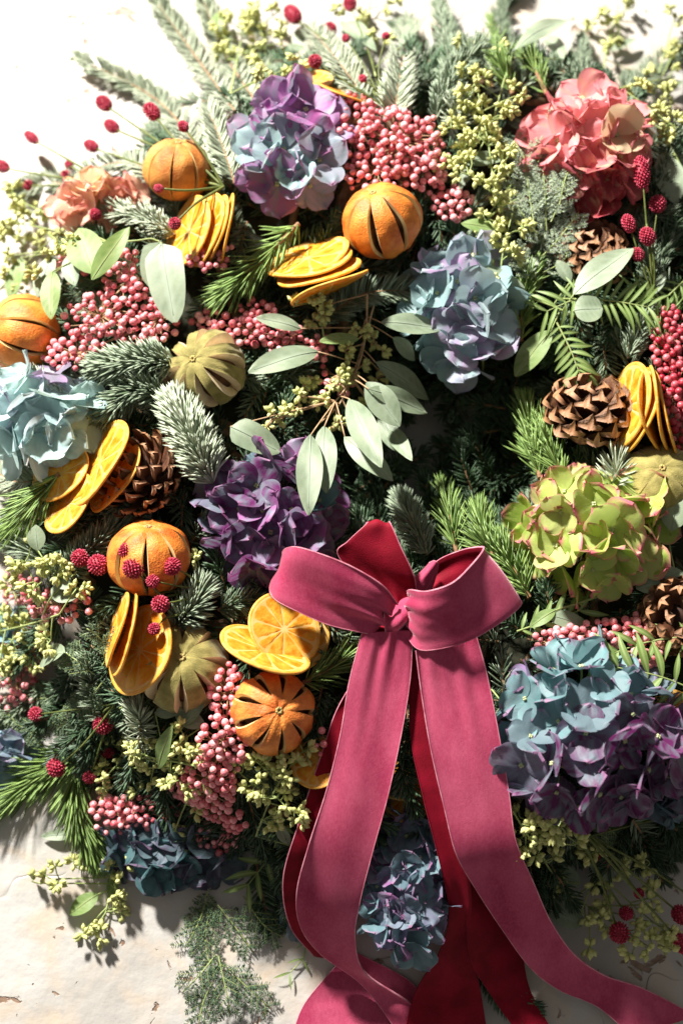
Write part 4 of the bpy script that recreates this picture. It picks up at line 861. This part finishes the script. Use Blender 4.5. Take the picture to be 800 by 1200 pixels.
feather('dark feathery foliage at the left below the cream buds', [(120, 800, 60, 860, 6, 4), (110, 790, 70, 760, 4, 0), (120, 780, 150, 740, 4, 6), (130, 800, 160, 790, 8, 8), (100, 820, 130, 860, 6, 2), (80, 830, 30, 820, 6, 0), (70, 850, 20, 870, 4, -4), (90, 850, 100, 880, 4, 0), (125, 770, 100, 735, 2, 0), (60, 840, 55, 800, 4, 4), (140, 830, 175, 830, 0, 0), (40, 860, 5, 830, 0, 0)], 'feather_d', 6, 4.2)
feather('feathery fronds hanging down over the floor at the bottom left of the ribbon', [(245, 1040, 215, 1115, 4, -6), (250, 1050, 250, 1150, 2, -8), (255, 1060, 300, 1120, 2, -6), (252, 1120, 212, 1165, -4, -8), (256, 1120, 270, 1195, -4, -8), (262, 1130, 320, 1185, -4, -8), (250, 1150, 232, 1205, -6, -8), (285, 1050, 335, 1100, 2, -6)], 'fir_shaded', -6, 5.0, 11)  # darker needle colour carries the shade that falls on these fronds
feather('small feathery tip beside the lime hydrangea in the shade', [(700, 960, 740, 1010, 0, -4), (690, 950, 680, 1000, 0, -4)], 'feather_d', -6)

# ------------------------------------------------------------------ burnets
def burnet_head(c, d, rx, rz):
    mb = MB(); R = basis(d); ball(mb, R, c, (rx*U*.82, rx*U*.82, rz*U*.86), t=0.0, nu=9, nv=10)
    R = R@np.diag([1+rng.normal(0, .06), 1+rng.normal(0, .06), 1]); n = int(70+rz*4)
    for i in range(n):
        zc = 1-2*(i+.5)/n; a = i*2.39996; q = math.sqrt(1-zc*zc); dv = np.array([q*math.cos(a), q*math.sin(a), zc])
        p = c+R@(dv*np.array([rx, rx, rz])*.88)*U; s = rng.uniform(.9, 1.5)*U
        ball(mb, basis(R@dv), p, (s, s, s*1.5), t=rng.random()**1.5, nu=4, nv=5)
    return mb
def burnets(label, hub, heads, dz=24, r=1.35, smat='stem_b'):
    h = at(hub[0], hub[1], hub[2] if len(hub) > 2 else dz-14); root = thing('burnet_stem', label, 'burnet flowers', h, 'burnet flower stems')
    st = MB()
    for (x, y, rx, rz, *e) in heads:
        z = e[0] if e else 0; c = at(x, y, dz+z); joint = at(*e[1]) if len(e) > 1 else h
        d = nrm(c-joint); arc = (c+joint)/2+np.array([rng.normal(0, 3*U), rng.normal(0, 3*U), 5*U]); d = c-arc; d[2] *= .4; d = nrm(d)
        tube(st, spline([joint, arc, c-d*rz*U*.8], 10), np.linspace(r, r*.65, 10)*U, 5)
        if len(e) > 1: tube(st, spline([h, (h+joint)/2+np.array([0, 0, 3*U]), joint], 8), r*U, 5)
        obj('flower_head', burnet_head(c, d, rx, rz), M_['burnet'], root)
    obj('stem', st, M_[smat], root); return root
burnets('burnet stems fanning left from beside the lilac hydrangea over the brown slit orange', (262, 219, 30), [(122, 121, 9.5, 14, 6), (131, 148, 8.5, 13, 6), (178, 131, 9, 14, 8), (107, 171, 8, 12, 4), (215, 148, 6, 7, 4), (205, 262, 6.5, 7, 14), (186, 221, 4.5, 5, 10)], 44, r=2.0)
burnets('burnet heads over the bright floor at the upper left edge', (130, 215, 10), [(37, 161, 7.5, 14), (2, 195, 7.5, 13), (81, 193, 5, 6), (78, 205, 6, 7), (33, 217, 6, 6), (112, 251, 7, 7)], 12, r=1.8)
burnets('burnet stems rising to the top edge above the lilac hydrangea', (450, 125, 16), [(343, 17, 11, 18, 4), (387, 34, 9, 11, 8), (369, 72, 7.5, 8.5, 10), (410, 4, 9, 13, 4), (405, 45, 4, 4.5), (452, 42, 4, 4), (425, 92, 4, 4.5)], 26)
burnets('burnet stems with one long dark head at the upper right edge', (765, 350, 6), [(751, 202, 10.5, 23, 34, (757, 262, 44)), (770, 239, 9.5, 11.5, 16), (736, 262, 8, 12, 16), (758, 277, 9.5, 12, 18), (747, 298, 7, 9, 4)], 22)
burnets('burnet stems with round heads in front of the slit orange at left', (245, 690, 12), [(94, 654, 10, 10, 0, (185, 695, 34)), (115, 662, 11.5, 12.5, 4, (185, 695, 34)), (149, 646, 10, 9, 28, (190, 700, 44)), (156, 666, 12, 12.5, 32, (190, 700, 44)), (202, 664, 10, 9.5, 28), (179, 681, 6.5, 7, 30), (188, 708, 10, 10, 30, (225, 700, 30)), (181, 737, 6.5, 6.5, 26, (215, 720, 30))], 26)
burnets('burnet stems with a close trio of heads at the lower left', (135, 825, 0), [(42, 837, 8.5, 8.5, 0), (104, 838, 10, 10, 4), (121, 849, 11, 11.5, 2), (110, 861, 10, 10, 8), (66, 900, 12.5, 10.5, 10), (105, 911, 7, 7, 4), (127, 882, 7, 6, -4)], 24)
burnets('long burnet stems crossing the lower right corner with rough pink heads', (672, 962, 10), [(725, 1093, 12, 13, 4), (733, 1070, 8, 8, 2), (798, 1072, 11, 13, 4), (799, 1106, 10, 14, 6), (705, 1005, 6.5, 9, 4), (748, 1047, 5, 6, 0)], 34, r=1.9)
burnets('thin green burnet stems arching out of the frame at the lower right edge', (690, 980, 10), [(812, 955, 5, 6), (815, 1055, 6, 6)], 18, r=1.6)

# ------------------------------------------------------------------ ribbon bow
bow = thing('ribbon_bow', 'dusty rose velvet bow with crimson reverse and long trailing tails', 'ribbon', at(470, 720, 30))
ZK = 1.2
def ribbon(name, ctrl, top='rose', bot='crimson', n=70, wave=.6, label=None, sag=0.0, seed=0, nv=17, edge=True, gather=(0, 0)):
    """ctrl rows: left edge (px, py, z mm), right edge (px, py, z mm): z is the height above the floor"""
    a = spline([P(r[0], r[1], r[2]/1000*ZK) for r in ctrl], n); b = spline([P(r[3], r[4], r[5]/1000*ZK) for r in ctrl], n)
    s = np.linspace(0, 1, nv)[None, :, None]; v = a[:, None]*(1-s)+b[:, None]*s
    T = np.gradient(v, axis=0); W = (b-a)[:, None]+0*v; Nn = np.cross(W, T); Nn /= np.linalg.norm(Nn, axis=2)[..., None]+1e-9
    tt = np.linspace(0, 1, n)[:, None]; ss = s[..., 0]
    h = wave*U*(np.sin(tt*21+seed)*np.sin(ss*PI)*1.2+np.sin(tt*9+ss*5+seed*2)*1.6+.6*np.sin(ss*9+tt*4+seed))*np.sin(PI*ss)**.3+sag*U*np.sin(PI*ss)
    for g, e_ in ((gather[0], tt), (gather[1], 1-tt)):
        if g: h = h+g*U*np.exp(-(e_/.13)**1.3)*(np.sin(ss*PI*5+seed+tt*3)+.6*np.sin(ss*PI*8+seed*3-tt*5))*np.sin(PI*ss)**.25
    v = v+Nn*h[..., None]; th = .9*U
    top_v = v+Nn*th; bot_v = v-Nn*th
    mb = MB(); k = nv; f = grid(n, nv)
    sel = np.zeros((n-1, nv-1), int); ft = f
    # the woven edge is a narrow strip, slightly proud
    def strip(side):
        e = v[:, side]; inn = (b-a) if side == 0 else (a-b); inn = inn/np.linalg.norm(inn, axis=1)[:, None]; N0 = Nn[:, side]
        q = [e-inn*.4*U-N0*1.1*U, e-inn*.7*U, e-inn*.4*U+N0*1.12*U, e+inn*.5*U+N0*1.05*U, e+inn*.5*U-N0*1.05*U]
        m = MB(); vv = np.stack(q, 1).reshape(-1, 3); m.add(vv, grid(n, 5, True)); return m
    mb.add(top_v.reshape(-1, 3), f, 0); mb.add(bot_v.reshape(-1, 3), f[:, ::-1], 1)
    o = obj(name, mb, [M_[top], M_[bot]], bow)
    if label: o['label'] = label
    if edge:
        for side in (0, nv-1):
            m = strip(side); e = link('selvedge', m.mesh('selvedge', M_['selvedge' if 'crimson tail' not in (label or '') else 'crimson'], True, np.array(bow.location)), o)
    return o
def flip(ctrl): return [(r[3], r[4], r[5], r[0], r[1], r[2]) for r in ctrl]
# tails, back ones first
ribbon('tail', [(470, 760, 118, 440, 760, 118), (430, 815, 104, 398, 825, 104), (418, 880, 98, 378, 880, 96), (400, 970, 84, 350, 965, 84), (385, 1030, 60, 332, 1030, 60), (390, 1085, 30, 340, 1085, 34), (420, 1130, 14, 368, 1120, 14)], 'crimson', 'rose', seed=3, label='crimson-faced tail behind the left one')
ribbon('tail', [(528, 755, 118, 480, 765, 118), (520, 850, 106, 481, 860, 104), (532, 930, 96, 496, 935, 96), (545, 1000, 84, 515, 1010, 80), (552, 1055, 66, 526, 1070, 60), (548, 1100, 44, 515, 1115, 40), (560, 1150, 24, 488, 1160, 20), (570, 1210, 8, 472, 1215, 8)], 'crimson', 'rose', seed=5, label='narrow crimson tail between the two rose ones')
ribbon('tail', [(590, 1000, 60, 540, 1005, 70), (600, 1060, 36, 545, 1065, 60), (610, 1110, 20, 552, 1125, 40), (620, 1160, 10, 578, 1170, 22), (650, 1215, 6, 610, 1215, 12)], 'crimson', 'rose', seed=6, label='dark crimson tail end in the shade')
ribbon('tail', [(415, 1115, 6, 395, 1130, 6), (480, 1150, 4, 365, 1165, 4), (500, 1185, 3, 350, 1190, 3), (500, 1225, 3, 340, 1230, 3)][:], 'rose', 'crimson', seed=8, wave=.3, label='pale rose tail end lying flat on the floor')
ribbon('tail', [(483, 738, 128, 424, 742, 126), (481, 790, 118, 409, 800, 118), (472, 850, 110, 399, 860, 110), (455, 930, 100, 383, 925, 100), (436, 1000, 86, 362, 990, 88), (421, 1060, 66, 348, 1045, 68), (416, 1100, 44, 352, 1085, 46), (428, 1140, 26, 376, 1118, 26), (480, 1175, 12, 425, 1155, 12), (530, 1215, 6, 470, 1215, 6)][:], 'rose', 'crimson', seed=1, gather=(1.8, 0), nv=25, wave=.6, label='long left rose tail')
ribbon('tail', [(557, 742, 130, 487, 762, 128), (570, 790, 122, 494, 815, 120), (584, 860, 114, 505, 880, 112), (596, 930, 104, 520, 945, 102), (604, 985, 94, 534, 1000, 92), (625, 1035, 74, 556, 1040, 74), (645, 1080, 52, 590, 1092, 50), (672, 1118, 34, 622, 1135, 30), (708, 1143, 22, 655, 1160, 18), (752, 1158, 14, 700, 1180, 12), (815, 1190, 8, 740, 1215, 8)], 'rose', 'crimson', seed=2, gather=(1.8, 0), nv=25, wave=.6, label='long right rose tail')
# loops
ribbon('loop', [(484, 712, 122, 450, 722, 122), (487, 690, 130, 428, 690, 128), (484, 672, 138, 396, 650, 136), (470, 642, 144, 408, 634, 142), (458, 615, 146, 430, 614, 144), (456, 617, 136, 428, 618, 134), (462, 650, 118, 430, 650, 116), (478, 700, 108, 455, 710, 108)], 'rose', 'crimson', wave=1.0, seed=4, gather=(4, 4), nv=25, label='rear left loop showing its crimson side')
ribbon('loop', [(466, 708, 134, 440, 742, 124), (448, 686, 146, 430, 742, 127), (412, 664, 152, 385, 732, 131), (372, 648, 154, 348, 716, 134), (346, 641, 150, 325, 704, 132), (333, 645, 140, 317, 694, 125), (335, 655, 130, 321, 688, 118), (365, 680, 118, 350, 705, 112), (410, 705, 114, 400, 730, 108), (455, 720, 114, 450, 742, 110)], 'crimson', 'rose', wave=1.0, seed=7, gather=(4.5, 4), nv=25, label='front left loop')
ribbon('loop', [(484, 708, 130, 482, 740, 122), (478, 692, 142, 480, 750, 128), (500, 693, 153, 497, 762, 131), (530, 683, 158, 545, 752, 135), (554, 660, 156, 585, 730, 137), (566, 644, 150, 609, 710, 134), (562, 641, 140, 604, 702, 126), (540, 645, 126, 580, 712, 116), (510, 659, 118, 530, 730, 110), (490, 686, 114, 500, 740, 110)], 'rose', 'crimson', wave=1.0, seed=9, gather=(4.5, 4), nv=25, label='right loop opening to its crimson inside')
ribbon('loop', [(503, 660, 124, 474, 690, 124), (510, 658, 132, 484, 694, 130), (512, 668, 128, 490, 703, 126), (498, 715, 118, 478, 722, 118)], 'rose', 'crimson', wave=.3, seed=2, n=30, label='short rose fold at the back of the right loop')
# knot: gathered band wrapped over the middle
ribbon('knot', [(452, 700, 108, 486, 690, 108), (450, 706, 122, 487, 696, 122), (450, 716, 130, 488, 706, 130), (450, 730, 131, 488, 722, 131), (452, 744, 124, 486, 740, 124), (450, 754, 116, 484, 750, 116)], 'crimson', 'rose', wave=2.6, seed=11, n=60, nv=25, label='crumpled knot')
print('objects', len(bpy.data.objects))
